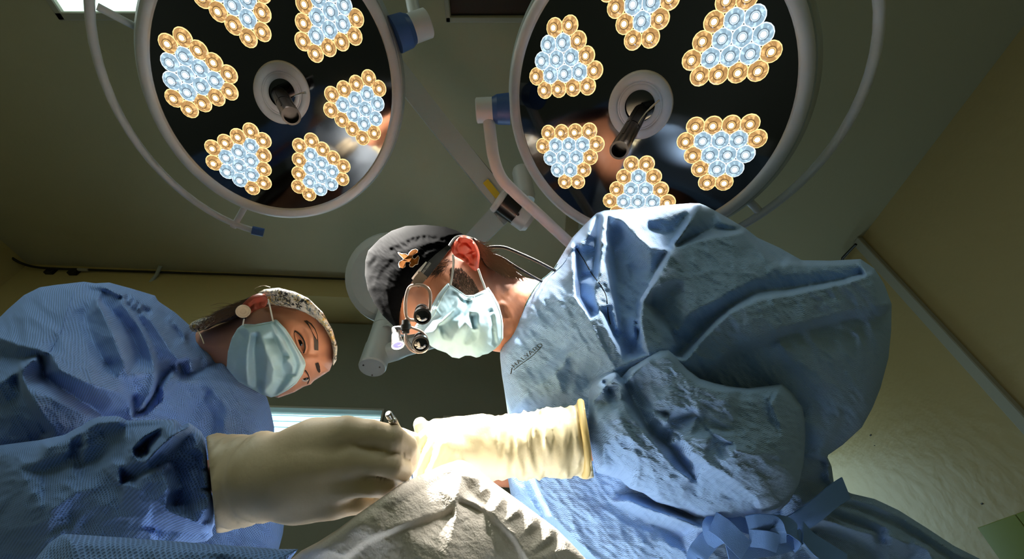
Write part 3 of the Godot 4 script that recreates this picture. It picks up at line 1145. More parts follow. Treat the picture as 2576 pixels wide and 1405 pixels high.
func lamp(t: Node3D, hub: Vector2, d: float, nc: Vector3, S: Array, cen: Vector2, rho: float, pitch: float, phi: float, which: int) -> void:
	# the lamp's own axes: X and Y in its face, N out of it
	nc = nc.normalized()
	var X := (Vector3.RIGHT - nc * nc.x).normalized()
	var Y := nc.cross(X)
	var cb := Basis(Vector3.RIGHT, PI / 4)
	var T := Transform3D(cb * Basis(X, Y, nc), P(hub.x, hub.y, d))
	var L := func(r: float, a: float, z: float) -> Vector3:   # polar place in lamp-radius units
		var q := Vector2(cos(a), sin(a)) * r
		return T * Vector3(S[0] * q.x + S[1] * q.y + cen.x, S[2] * q.x + S[3] * q.y + cen.y, z)
	var rev := func(prof: Array, seg: int) -> ArrayMesh:
		var st := begin()
		for i in prof.size() - 1:
			st.set_smooth_group(int(prof[i][2]) if prof[i].size() > 2 else 0)
			for j in seg:
				var a0 := TAU * j / seg
				var a1 := TAU * (j + 1) / seg
				quad(st, L.call(prof[i][0], a0, prof[i][1]), L.call(prof[i + 1][0], a0, prof[i + 1][1]), L.call(prof[i + 1][0], a1, prof[i + 1][1]), L.call(prof[i][0], a1, prof[i][1]))
		return done(st)
	part("face_plate", rev.call([[1.0, -0.004], [0.0, -0.004]], 72), M.face, t, "glossy black front plate")
	part("bezel", rev.call([[0.99, -0.006, 1], [1.0, 0.004, 2], [1.03, 0.010, 2], [1.075, 0.004, 2], [1.085, -0.006, 2], [1.085, -0.016, 3], [1.03, -0.02, 3]], 96), M.enamel, t)
	part("housing", rev.call([[1.05, -0.014, 1], [1.10, -0.016, 2], [1.135, -0.035, 2], [1.13, -0.07, 2], [1.03, -0.10, 2], [0.7, -0.125, 2], [0.3, -0.135, 2], [0.0, -0.135, 2]], 96), M.enamel_dark, t)
	# hub, socket and handle
	part("hub_ring", rev.call([[0.11, 0.004, 1], [0.125, 0.008, 1], [0.15, 0.006, 2], [0.155, 0.0085, 2], [0.165, 0.006, 3], [0.17, 0.009, 3], [0.185, 0.009, 4], [0.225, 0.010, 4], [0.235, 0.004, 4], [0.236, -0.004, 5]], 48), M.enamel, t)
	part("hub_socket", rev.call([[0.126, 0.006], [0.12, -0.03], [0.0, -0.03]], 36), M.black, t)
	var h0: Vector3 = T * Vector3(cen.x, cen.y, -0.03)
	var h1: Vector3 = P(733, 292, 0.865) if which == 0 else P(1557, 378, 0.805)
	h0 = P(702, 236, 1.0) if which == 0 else P(1614, 276, 0.98)
	part("handle", turned(h0, h1, [[0, 0.0], [0, 0.017], [0.5, 0.017], [0.5, 0.0155], [0.52, 0.0155], [0.52, 0.017], [0.84, 0.017], [0.85, 0.0185], [1.0, 0.0185], [1.0, 0.0145], [0.9, 0.0145], [0.9, 0.0]], 32), M.dark_steel, t)
	var fin := begin()
	var hw := (h1 - h0).normalized()
	var hu := hw.cross(Vector3.UP).normalized()
	var hv := hw.cross(hu)
	for k in 4:
		var an := TAU * k / 4 + 0.4
		var off := (hu * cos(an) + hv * sin(an)) * 0.0175
		add_tube(fin, [h0.lerp(h1, 0.15) + off, h0.lerp(h1, 0.84) + off], [0.002], 6)
	part("handle_rib", done(fin), M.dark_steel, t)
	if which == 0:
		part("release_pin", tube([P(740, 241, 0.93), P(757, 234, 0.925), P(768, 233, 0.92)], [0.0015, 0.0015, 0.003], 8), M.steel, t)
	else:
		part("release_pin", tube([P(1597, 325, 0.88), P(1611, 300, 0.885), P(1625, 282, 0.89), P(1642, 266, 0.895), P(1658, 252, 0.90)], [0.0012, 0.0012, 0.0012, 0.0022, 0.0022], 8), M.steel, t)
	# lenses: six clusters of eighteen, amber round white
	var rows := ["AA", "AWA", "AWWA", "AWWWA", "AWWA"]
	var lens := lens_mesh(pitch * 0.5 * S[0] * 1.12)
	var lb := Basis(T.basis.x, T.basis.y, T.basis.z)
	var rng := RandomNumberGenerator.new()
	rng.seed = 21 + which
	for k in 6:
		var cl := Node3D.new()
		cl.name = "lens_cluster"
		t.add_child(cl, true)
		var a := deg_to_rad(phi + 60.0 * k)
		for r in 5:
			var row: String = rows[r]
			for i in row.length():
				var q := Vector2((i - (row.length() - 1) * 0.5) * pitch, -(r - 2.3) * 0.866 * pitch - rho).rotated(a)
				var o := MeshInstance3D.new()
				o.name = "led_lens"
				o.mesh = lens
				o.material_override = M.lens_amber if row[i] == "A" else M.lens_white
				cl.add_child(o, true)
				var w: Vector3 = T * Vector3(S[0] * q.x + S[1] * q.y + cen.x, S[2] * q.x + S[3] * q.y + cen.y, -0.004)
				var sq := Basis(Vector3(1, 0, 0), Vector3(0, S[3] / S[0], 0), Vector3(0, 0, 1))
				o.transform = Transform3D(lb * sq * Basis(Vector3.BACK, rng.randf() * TAU), w - t.position)
		# its beam
		var sp := SpotLight3D.new()
		sp.name = "led_beam"
		var cw: Vector3 = L.call(rho, a - PI / 2, 0.04)
		cl.add_child(sp)
		sp.position = cw - t.position
		sp.look_at_from_position(cw, P(1110, 1170, 0.58), Vector3(0.1, 0.3, 1))
		sp.spot_angle = 13.5
		sp.spot_angle_attenuation = 1.0
		sp.light_energy = BEAM * (1.5 if which == 0 else 0.3)   # the right lamp is dimmed
		sp.light_size = 0.03
		sp.spot_range = 8.0
		sp.spot_attenuation = 2.0
		sp.light_color = Color(1.0, 0.98, 0.94)
		sp.shadow_enabled = true
	# rail round the housing, its posts, and the yoke joint
	var pts := []
	if which == 0:
		for j in 25:
			var an := lerpf(120.0, 243.0, j / 24.0)
			pts.append(L.call(lerpf(1.43, 1.32, smoothstep(120.0, 225.0, an)), deg_to_rad(an), -0.03))
		part("rail", tube(pts, [0.0085], 12), M.enamel, t)
		part("rail_tip", tube([L.call(1.322, deg_to_rad(241.0), -0.03), L.call(1.318, deg_to_rad(246.0), -0.03)], [0.0125], 14), M.blue_plastic, t, "blue end cap")
		for an in [153.0, 235.5]:
			part("rail_post", tube([L.call(1.1, deg_to_rad(an), -0.05), L.call(1.36, deg_to_rad(an - 2.0), -0.03)], [0.008], 10), M.enamel, t)
		part("joint_cone", turned(P(993, 88, 1.02), P(1036, 72, 1.03), [[0, 0.0], [0, 0.042], [0.7, 0.040], [1, 0.033], [1, 0]], 28), M.blue_plastic, t)
		part("joint_barrel", turned(P(1034, 73, 1.03), P(1078, 57, 1.04), [[0, 0.0], [0, 0.032], [0.03, 0.034], [0.95, 0.034], [1, 0.031], [1, 0]], 28), M.enamel, t)
		part("yoke", tube(path3("1049,58,1.04 1040,20,1.05 1030,-30,1.07 1010,-90,1.12", 5), [0.0165], 14), M.enamel, t)
	else:
		for j in 29:
			var an := lerpf(-52.0, 75.0, j / 28.0)
			pts.append(L.call(lerpf(1.243, 1.41, smoothstep(-45.0, 30.0, an)), deg_to_rad(an), -0.03))
		part("rail", tube(pts, [0.0095], 12), M.enamel, t)
		for an in [-34.3, 40.0]:
			part("rail_post", tube([L.call(1.06, deg_to_rad(an), -0.05), L.call(1.27 if an < 0.0 else 1.41, deg_to_rad(an), -0.03)], [0.0095], 10), M.enamel, t)
		part("joint_cone", turned(P(1282, 274, 0.99), P(1238, 276, 0.99), [[0, 0.0], [0, 0.036], [0.7, 0.034], [1, 0.028], [1, 0]], 28), M.blue_plastic, t)
		part("joint_barrel", turned(P(1240, 276, 0.99), P(1198, 278, 0.99), [[0, 0.0], [0, 0.028], [0.03, 0.029], [0.95, 0.029], [1, 0.026], [1, 0]], 28), M.enamel, t)
		part("yoke", tube(path3("1228,285,0.99 1234,340,0.995 1243,400,1.0 1262,448,1.01 1298,486,1.03 1350,534,1.06 1430,608,1.1 1520,690,1.15", 6), [0.0145], 14), M.enamel, t)

func lens_mesh(r: float) -> ArrayMesh:   # a moulded lens: domed, with a raised rim; flat texture places
	var st := begin()
	var prof := [[0.0, 0.62], [0.34, 0.56], [0.7, 0.32], [0.88, 0.13], [0.95, 0.17], [1.0, 0.0]]
	var seg := 14
	for i in prof.size() - 1:
		for j in seg:
			var q := []
			for k in [[i, j], [i + 1, j], [i + 1, j + 1], [i, j + 1]]:
				var an: float = TAU * k[1] / seg
				q.append(Vector3(cos(an) * prof[k[0]][0], sin(an) * prof[k[0]][0], prof[k[0]][1]))
			for k in ([0, 2, 1, 0, 3, 2] if i > 0 else [0, 2, 1]):
				st.set_uv(Vector2(0.5 + q[k].x * 0.5, 0.5 + q[k].y * 0.5))
				st.add_vertex(q[k] * r)
	return done(st)

# ====================================================================== table, drapes, instruments
func table_and_drapes() -> void:
	var t := thing("operating_table", "narrow operating table under the drapes, between the two people", "table", Vector3(-0.15, 0, -0.9))
	part("table_top", one_box(Vector3(-0.15, 0.87, -0.9), Vector3(0.5, 0.08, 0.94), Transform3D(), 0.02), M.dark, t)
	part("column", one_box(Vector3(-0.15, 0.45, -0.9), Vector3(0.25, 0.78, 0.4), Transform3D(), 0.02), M.steel, t)
	part("base", one_box(Vector3(-0.15, 0.04, -0.9), Vector3(0.5, 0.08, 0.9), Transform3D(), 0.02), M.enamel, t)
	var s := thing("table_sheet", "pale sheet spread over the operating table below the drape", "sheet", Vector3(-0.15, 0.92, -0.9))
	part("sheet", one_box(Vector3(-0.15, 0.922, -0.90), Vector3(0.62, 0.016, 1.0), Transform3D(), 0.006), M.sheet, s)
	# the off-white drape, peaked over the patient
	var d := relief({
		"out": "1165,1157 1185,1167 1230,1204 1280,1240 1340,1284 1400,1329 1440,1368 1480,1412 1560,1510 1600,1600 620,1600 660,1480 700,1425 735,1403 758,1384 800,1362 850,1330 900,1292 975,1240 1010,1215 1060,1193 1110,1170 1150,1157",
		"base": "1160,1165,0.458 1150,1235,0.428 975,1250,0.375 755,1395,0.375 1120,1300,0.406 1120,1405,0.386 1300,1260,0.442 1470,1405,0.428 900,1500,0.375 1300,1560,0.40",
		"step": 4.0, "round": 34.0, "drop": 0.016, "thick": 0.004, "blur": 1,
		"lines": "0.9|1163,1166 1155,1220 1146,1290 1136,1340 1120,1420 1100,1560; -0.6|1120,1200 1060,1230 980,1280; 0.2|868,1398 920,1356 985,1328 1070,1298 1140,1277; -0.35|872,1410 925,1368 990,1340 1075,1310 1138,1292; -0.2|1180,1230 1230,1290 1260,1400; 0.5|1158,1256 1195,1264 1232,1286 1262,1318 1300,1356 1330,1410; -0.3|1156,1264 1190,1274 1224,1296 1252,1326 1290,1364 1318,1412; 0.0|1035,1340 1000,1420; 0.3|800,1380 840,1350 905,1305; -0.3|1040,1340 1090,1310; 0.45|1218,1203 1226,1226; -0.1|1240,1222 1234,1238; 0.5|1256,1236 1262,1254; -0.1|1280,1252 1276,1268; 0.5|1296,1264 1302,1284; -0.1|1318,1282 1312,1300; 0.45|1338,1294 1344,1314; -0.1|1360,1312 1354,1330; 0.4|1380,1326 1386,1346; -0.1|1402,1344 1396,1360; 0.4|1420,1360 1424,1378",
		"wrinkles": [[26.0, 0.05, 0.5, 1.5, 4], [160.0, 0.25, 0.3, 1.0, 8]]})
	var o := thing("surgical_drape", "off-white drape peaked over the patient at the bottom centre", "drape", P(1120, 1500, 0.36))
	part("drape", d.mesh, M.drape, o)
	# the rolled edge of a blue sheet in front of the woman
	var b := relief({
		"out": "152,1345 170,1342 300,1350 500,1365 640,1375 700,1380 750,1380 738,1396 730,1406 727,1440 730,1560 20,1560 60,1450 95,1398 122,1366",
		"base": "160,1400,0.335 400,1400,0.33 740,1400,0.345 400,1540,0.30 60,1540,0.32",
		"step": 4.0, "round": 30.0, "drop": 0.015, "thick": 0.02,
		"lines": "0.5|172,1346 180,1370 184,1405 190,1540; -0.25|150,1360 120,1420; 0.2|205,1385 420,1388 620,1393; 0.1|640,1376 650,1400 655,1540; -0.2|560,1410 640,1500",
		"wrinkles": [[90.0, 0.2, 0.1, 1.0, 6]]})
	o = thing("blue_drape", "light blue sheet with a rolled edge along the lower left", "drape", P(400, 1520, 0.32))
	part("sheet", b.mesh, M.gown_near, o)
	# instruments in the hands
	o = thing("scalpel", "slim steel instrument with a knurled grip, held upright in the left glove", "instrument", P(1030, 1200, 0.45))
	part("handle", turned(P(976, 1038, 0.405), P(990, 1060, 0.412), [[0, 0], [0.0, 0.0026], [0.1, 0.0034], [0.45, 0.0036], [0.5, 0.0028], [0.6, 0.0028], [0.65, 0.0038], [1, 0.0040], [1, 0]], 20), M.steel, o)
	part("grip", turned(P(988, 1057, 0.411), P(1014, 1110, 0.43), [[0, 0], [0, 0.0041], [1, 0.0045], [1, 0]], 20), M.knurl, o, "knurled grip")
	part("shaft", turned(P(1014, 1110, 0.43), P(1036, 1212, 0.455), [[0, 0.0038], [0.6, 0.0034], [1, 0.0022], [1, 0]], 16), M.steel, o)
	o = thing("retractor", "pale slender instrument tip showing below the fingertips beside the drape", "instrument", P(1030, 1215, 0.46))
	part("blade", strip([P(1012, 1150, 0.47), P(1026, 1195, 0.465), P(1034, 1220, 0.46)], [0.0028], 0.001, Vector3.RIGHT), M.white, o)

# ====================================================================== people
func straw(st: SurfaceTool, a: Vector3, b: Vector3, c: Vector3, w: float) -> void:   # one bent hair: two thin triangles and a quad
	var s := (b - a).cross(EYE - a).normalized() * w
	quad(st, a - s, a + s, b + s * 0.7, b - s * 0.7)
	for p in [b - s * 0.7, b + s * 0.7, c]:
		st.add_vertex(p)

func hair_on(R: Relief, region: String, n: int, length: float, dir: Vector2, spread: float, w: float, lift: float, sd: int) -> ArrayMesh:
	var poly := pts2(region)
	var lo := poly[0]
	var hi := poly[0]
	for p in poly:
		lo = lo.min(p)
		hi = hi.max(p)
	var rng := RandomNumberGenerator.new()
	rng.seed = sd
	var st := begin()
	var k := 0
	while k < n:
		var p := Vector2(rng.randf_range(lo.x, hi.x), rng.randf_range(lo.y, hi.y))
		if not Geometry2D.is_point_in_polygon(p, poly):
			continue
		k += 1
		var e := dir.rotated(rng.randf_range(-spread, spread)) * length * rng.randf_range(0.6, 1.2)
		var q := p + e * 0.55
		var r := p + e.rotated(rng.randf_range(-0.25, 0.25))
		var d0 := R.depth(p.x, p.y)
		straw(st, P(p.x, p.y, d0), P(q.x, q.y, d0 - lift * rng.randf_range(0.5, 1.0)), P(r.x, r.y, d0 - lift * rng.randf_range(0.2, 1.0)), w)
	return done(st)

func patch_on(R: Relief, poly_s: String, lift: float, thick: float) -> ArrayMesh:   # a flat applied piece that lies on a surface
	var poly := pts2(poly_s)
	var tri := Geometry2D.triangulate_polygon(poly)
	var st := begin()
	var V := []
	for p in poly:
		V.append(P(p.x, p.y, R.depth(p.x, p.y) - lift))
	for t in range(0, tri.size(), 3):
		for k in 3:
			st.set_smooth_group(-1)
			st.add_vertex(V[tri[t + k]])
	for i in poly.size():
		var a: Vector3 = V[i]
		var b: Vector3 = V[(i + 1) % poly.size()]
		var w := (a - EYE).normalized() * thick
		quad(st, a, b, b + w, a + w)
	return done(st)

func line_on(R: Relief, s: String, r: float, lift: float, closed := false) -> ArrayMesh:   # a thin cord or seam that follows a surface
	var out := []
	for w in s.split(" ", false):
		var q := w.split(",")
		out.append(Vector3(float(q[0]), float(q[1]), 0))
	var pts := []
	for p in smooth_path(out, 5, closed):
		pts.append(P(p.x, p.y, R.depth(p.x, p.y) - lift))
	return tube(pts, [r], 8, closed)

func text_on(R: Relief, words: String, a: Vector2, b: Vector2, h: float, lift: float, slant := 0.0) -> ArrayMesh:   # printed words from a to b on a surface
	var tm := TextMesh.new()
	var f := SystemFont.new()
	f.font_names = PackedStringArray(["Droid Sans"])
	tm.font = f
	tm.text = words
	tm.font_size = 32
	tm.pixel_size = 1.0
	tm.depth = 0.0
	var bb := tm.get_aabb()
	var st := SurfaceTool.new()
	st.begin(Mesh.PRIMITIVE_TRIANGLES)
	var arr := tm.surface_get_arrays(0)
	var V: PackedVector3Array = arr[Mesh.ARRAY_VERTEX]
	var I = arr[Mesh.ARRAY_INDEX]
	var along := (b - a)
	var up := Vector2(along.y, -along.x).normalized() * h
	if I == null:
		I = PackedInt32Array(range(V.size()))
	for i in I:
		var u := (V[i].x - bb.position.x) / bb.size.x
		var v := (V[i].y - bb.position.y) / bb.size.y
		var p := a + along * (u + slant * v) + up * v
		st.add_vertex(P(p.x, p.y, R.depth(p.x, p.y) - lift))
	st.generate_normals()
	return st.commit()

func joined(meshes: Array) -> ArrayMesh:
	var st := SurfaceTool.new()
	for m in meshes:
		st.append_from(m, 0, Transform3D())
	return st.commit()

func body_under(neck: Vector3, chest: Vector3, belly: Vector3, hip: Vector3, sh_a: Vector3, el_a: Vector3, wr_a: Vector3, sh_b: Vector3, el_b: Vector3, wr_b: Vector3, k: float) -> ArrayMesh:
	# trunk, arms and legs inside the gown, standing on the floor
	var fd := Field.new()
	var lo := Vector3(minf(hip.x, minf(wr_a.x, sh_a.x)) - 0.35, 0.0, minf(hip.z, minf(el_b.z, neck.z)) - 0.3)
	var hi := Vector3(maxf(hip.x, maxf(wr_a.x, sh_a.x)) + 0.35, maxf(neck.y, sh_b.y) + 0.2, maxf(el_a.z, maxf(chest.z, hip.z)) + 0.3)
	fd.setup(lo, hi, 0.02)
	fd.limb(neck, chest, 0.05 * k, 0.10 * k, 0.05)
	fd.limb(chest, belly, 0.11 * k, 0.11 * k, 0.05)
	fd.limb(belly, hip, 0.11 * k, 0.13 * k, 0.05)
	fd.limb(neck.lerp(chest, 0.5), sh_a, 0.05 * k, 0.05 * k, 0.04)
	fd.limb(neck.lerp(chest, 0.5), sh_b, 0.05 * k, 0.05 * k, 0.04)
	for q in [[sh_a, el_a, wr_a], [sh_b, el_b, wr_b]]:
		fd.limb(q[0], q[1], 0.045 * k, 0.036 * k, 0.03)
		fd.limb(q[1], q[2], 0.036 * k, 0.025 * k, 0.03)
	for s in [-0.1, 0.1]:
		var top := hip + Vector3(0, -0.05, s)
		var kn := Vector3(top.x, 0.5, top.z + 0.02)
		var an := Vector3(top.x, 0.09, top.z)
		fd.limb(top, kn, 0.085 * k, 0.055 * k, 0.04)
		fd.limb(kn, an, 0.052 * k, 0.036 * k, 0.03)
		var toe := Vector3(-signf(hip.x) * 0.16, -0.045, 0)
		fd.limb(an + Vector3(0, -0.045, 0), an + toe, 0.042, 0.038, 0.03)
	return field_mesh(fd)

func skirt(hip: Vector3, r: float) -> ArrayMesh:   # the hem of the gown round the legs
	var st := begin()
	var seg := 40
	var prof := [[0.12, 0.8], [0.0, 0.95], [-0.25, 1.0], [-0.55, 1.08], [-0.72, 1.12], [-0.72, 1.08], [-0.4, 0.98], [0.0, 0.9]]
	for i in prof.size() - 1:
		for j in seg:
			var q := []
			for k in [[i, j], [i + 1, j], [i + 1, j + 1], [i, j + 1]]:
				var an: float = TAU * k[1] / seg
				var rr: float = r * prof[k[0]][1] * (1.0 + 0.05 * sin(an * 7.0) * clampf(-prof[k[0]][0] * 2.0, 0.0, 1.0))
				q.append(hip + Vector3(cos(an) * rr, prof[k[0]][0], sin(an) * rr * 1.1))
			quad(st, q[0], q[1], q[2], q[3])
	return done(st)

func woman() -> void:
	var t := thing("person", "person in a blue gown and flowered scarf at the left, looking towards the camera", "person", Vector3(-0.85, 0, -1.05))
	# ---- head and neck
	var head := relief({
		"out": "470,850 490,836 530,824 570,808 600,793 630,762 648,742 690,735 730,742 765,757 800,786 826,822 840,866 840,905 829,932 806,947 790,957 782,966 764,972 740,986 700,1000 650,985 600,960 540,930 480,890",
		"base": "500,870,0.90 600,870,0.86 700,830,0.805 760,850,0.80 810,880,0.815 760,930,0.80 660,950,0.83 720,780,0.81",
		"step": 2.5, "round": 75.0, "drop": 0.07, "thick": 0.10, "blur": 2,
		"lines": "0.35|697,792 730,800 760,815 790,850 808,880 806,925; -0.75|742,838 750,850 757,868 764,884; 0.05|738,822 733,850 745,890; 0.2|772,830 779,850 781,870 775,892; -0.35|765,835 770,852 771,868 767,884; 0.55|790,832 800,860 803,885; 0.35|800,912 806,935; 0.75|752,905 770,903 786,900 800,900; 0.1|765,890 790,892; -0.5|767,938 772,950 772,962; 0.25|784,925 789,945; 0.3|690,800 720,830 740,880; 0.2|620,805 660,800 690,790; -0.5|575,862 600,820 622,808; 0.0|540,850 560,900; -0.1|700,775 740,785 770,805",
		"wrinkles": [[60.0, 0.06, 0.0, 1.0, 3]]})
	var neck := P(520, 895, 1.0)
	var body := body_under(neck, P(330, 960, 0.90), P(220, 1150, 0.92), Vector3(-0.85, 1.0, -1.0), P(300, 850, 0.95), P(140, 1210, 0.62), P(580, 1200, 0.48), P(420, 980, 1.06), P(520, 1180, 1.0), P(700, 1200, 0.75), 0.8)
	part("body", joined([head.mesh, body]), M.skin_f, t)
	# eyes
	for q in [[757, 860, 0.0100, 0.0120], [769, 948, 0.0105, 0.0092]]:
		var d := head.depth(q[0], q[1])
		var c := P(q[0], q[1], d + q[2])
		var e := SphereMesh.new()
		e.radius = q[3]
		e.height = q[3] * 2.0
		var o := part("eyeball", e, M.eye, t)
		o.position = c - t.position
		var look := (EYE + Vector3(0.05, 0.0, 0) - c).normalized()
		part("iris", turned(c + look * (q[3] * 0.76), c + look * (q[3] * 1.04), [[0, 0.0], [0, q[3] * 0.66], [0.5, q[3] * 0.56], [1.0, q[3] * 0.3], [1.0, 0]], 20), M.iris, t)
	part("eyelid", line_on(head, "742,834 752,840 762,850 768,862 770,876 766,888", 0.0030, 0.0008), M.skin_f, t)
	part("eyelid", line_on(head, "742,836 745,852 752,872 762,888", 0.0026, 0.0006), M.skin_f, t)
	part("eyelid", line_on(head, "768,932 776,942 779,954 775,964", 0.002, 0.0008), M.skin_f, t)
	part("eyelash", line_on(head, "741,832 751,838 760,848 766,860 768,876 764,887", 0.0013, 0.0040), M.black, t)
	part("eyelash", line_on(head, "768,931 775,941 778,953 774,964", 0.0009, 0.0034), M.black, t)
	part("eyebrow", patch_on(head, "764,806 772,805 784,813 793,826 799,842 801,860 801,881 791,880 791,862 789,845 783,830 775,818", 0.0022, 0.002), M.hair, t)
	part("eyebrow", patch_on(head, "793,914 801,911 805,922 806,934 803,938 798,932 795,922", 0.0024, 0.002), M.hair, t)
	# ear, earring, hair, scarf
	var ear := relief({"out": "600,778 612,762 630,746 648,738 662,738 670,744 674,756 668,770 655,776 642,782 628,790 614,796 603,792", "smooth": 3,
		"base": "600,790,0.80 640,770,0.79 672,745,0.795 640,745,0.79", "step": 2.0, "round": 8.0, "drop": 0.004, "thick": 0.004,
		"lines": "0.5|606,780 622,762 642,748 660,746; -0.3|625,775 642,762 660,758; 0.25|632,784 640,770 656,766; -0.1|645,774 655,770"})
	part("ear", ear.mesh, M.ear_f, t)
	var ec := P(612, 782, 0.782)
	var ed := (EYE - ec).normalized() + Vector3(0.0, -0.2, 0)
	ed = ed.normalized()
	part("earring", turned(ec, ec + ed * 0.004, [[0, 0], [0, 0.0115], [0.6, 0.0125], [1, 0.0118], [1, 0.0098], [0.75, 0.0092], [0.75, 0.005], [1.0, 0.004], [1.0, 0]], 28), M.pearl, t, "round pale stud earring")
	part("earring_drop", tube(path3("603,792,0.785 610,797,0.783 620,798,0.785", 4), [0.0025], 8), M.dark_steel, t)
	var bun := relief({"out": "476,818 490,806 520,796 548,794 552,800 535,815 515,828 495,834 482,832", "smooth": 3, "base": "480,820,0.88 550,800,0.87 510,830,0.875", "step": 2.5, "round": 14.0, "drop": 0.012, "thick": 0.03, "wrinkles": [[14.0, 0.3, 0.4, 1.0, 2]]})
	var hairbase := relief({"out": "490,820 520,798 560,775 600,760 630,745 652,738 650,760 630,778 606,792 580,806 545,816 515,830", "smooth": 3, "base": "500,815,0.885 560,790,0.87 645,745,0.85 600,790,0.85", "step": 3.0, "round": 22.0, "drop": 0.025, "thick": 0.05, "wrinkles": [[9.0, 0.12, -0.5, 4.0, 2]]})
	part("hair", hairbase.mesh, M.hair, t)
	var wisps := hair_on(hairbase, "500,815 560,776 640,742 648,760 600,788 545,810", 260, 60.0, Vector2(-0.88, 0.36), 0.18, 0.00035, 0.01, 5)
	part("hair_strand", wisps, M.hair_light, t).set_meta("kind", "stuff")
	var st := begin()
	for q in ["655,740,0.8 640,728,0.8 660,718,0.81 680,722,0.8", "600,770,0.82 560,772,0.82 535,775,0.82", "610,790,0.79 660,775,0.79 700,772,0.79 745,782,0.79", "640,785,0.79 680,770,0.785 720,770,0.785", "590,765,0.83 555,762,0.83 530,768,0.83"]:
		add_tube(st, path3(q, 5), [0.0004], 4)
	part("hair_strand", done(st), M.hair_light, t).set_meta("kind", "stuff")
	part("hair_tie", bun.mesh, M.scarf, t, "dark patterned hair tie")
	var scarf := relief({"out": "646,746 650,735 665,727 700,723 740,733 775,749 812,785 837,830 849,871 847,905 838,920 836,905 838,882 831,852 815,822 795,802 770,787 745,777 700,768 668,764 652,758",
		"base": "650,745,0.815 720,745,0.79 790,790,0.79 840,870,0.815 800,795,0.785 838,915,0.82", "step": 2.5, "round": 16.0, "drop": 0.012, "thick": 0.10, "blur": 1,
		"lines": "0.4|668,735 720,740 770,765 810,805 835,850; -0.25|668,745 720,750 765,773 803,812 830,860; 0.4|672,752 720,758 762,782"})
	part("head_scarf", scarf.mesh, M.scarf, t, "scarf printed with white and yellow flowers on black")
	# mask
	var mask := relief({
		"out": "611,814 640,815 680,808 692,803 697,804 720,828 745,868 766,903 769,918 762,940 746,964 725,980 700,994 682,999 660,992 600,960 570,925 573,885 583,850 597,826",
		"base": "611,815,0.79 700,805,0.775 768,915,0.765 690,995,0.785 600,880,0.79 680,880,0.745 640,960,0.79",
		"gain": 3.0, "step": 2.5, "round": 26.0, "drop": 0.012, "thick": 0.004, "blur": 1,
		"lines": "0.15|617,822 645,823 672,818; 0.5|618,824 630,832 645,834 662,828; -0.1|615,850 600,880 590,930; 0.55|628,840 622,880 620,925 624,970; -0.5|644,845 640,885 642,920 645,970; 0.6|652,836 665,870 672,910 668,950 665,985; -0.35|690,850 708,885 715,905 705,935; 0.35|672,822 695,845 712,880; 0.5|720,905 738,920 735,950; -0.4|722,940 712,955 700,975; 0.3|735,955 715,978; 0.7|680,905 690,930 685,960; 0.35|700,812 728,848 750,890 758,915 748,945; 0.0|690,815 718,855 738,895 745,918 738,942; 0.35|683,816 712,860 730,898 737,918",
		"wrinkles": [[40.0, 0.12, 0.9, 1.5, 7]]})
	part("face_mask", mask.mesh, M.mask, t, "pale green-blue pleated face mask")
	part("mask_seam", line_on(mask, "696,806 721,833 744,870 764,905 766,918 759,938 744,960 724,976 700,990", 0.0012, 0.0), M.mask_edge, t)
	part("mask_seam", line_on(mask, "612,817 640,819 680,812 692,806", 0.0012, 0.0), M.mask_edge, t)
	part("ear_loop", tube(path3("675,752,0.79 679,770,0.782 683,790,0.778 687,808,0.77", 5), [0.0014], 8), M.loop, t)
	part("ear_loop", tube(path3("619,788,0.788 614,800,0.785 611,818,0.783", 5), [0.0014], 8), M.loop, t)
	part("necklace", tube(path3("494,826,0.885 502,838,0.872 508,850,0.865 513,864,0.86", 5), [0.0014], 8), M.pearl, t, "thin pale necklace")
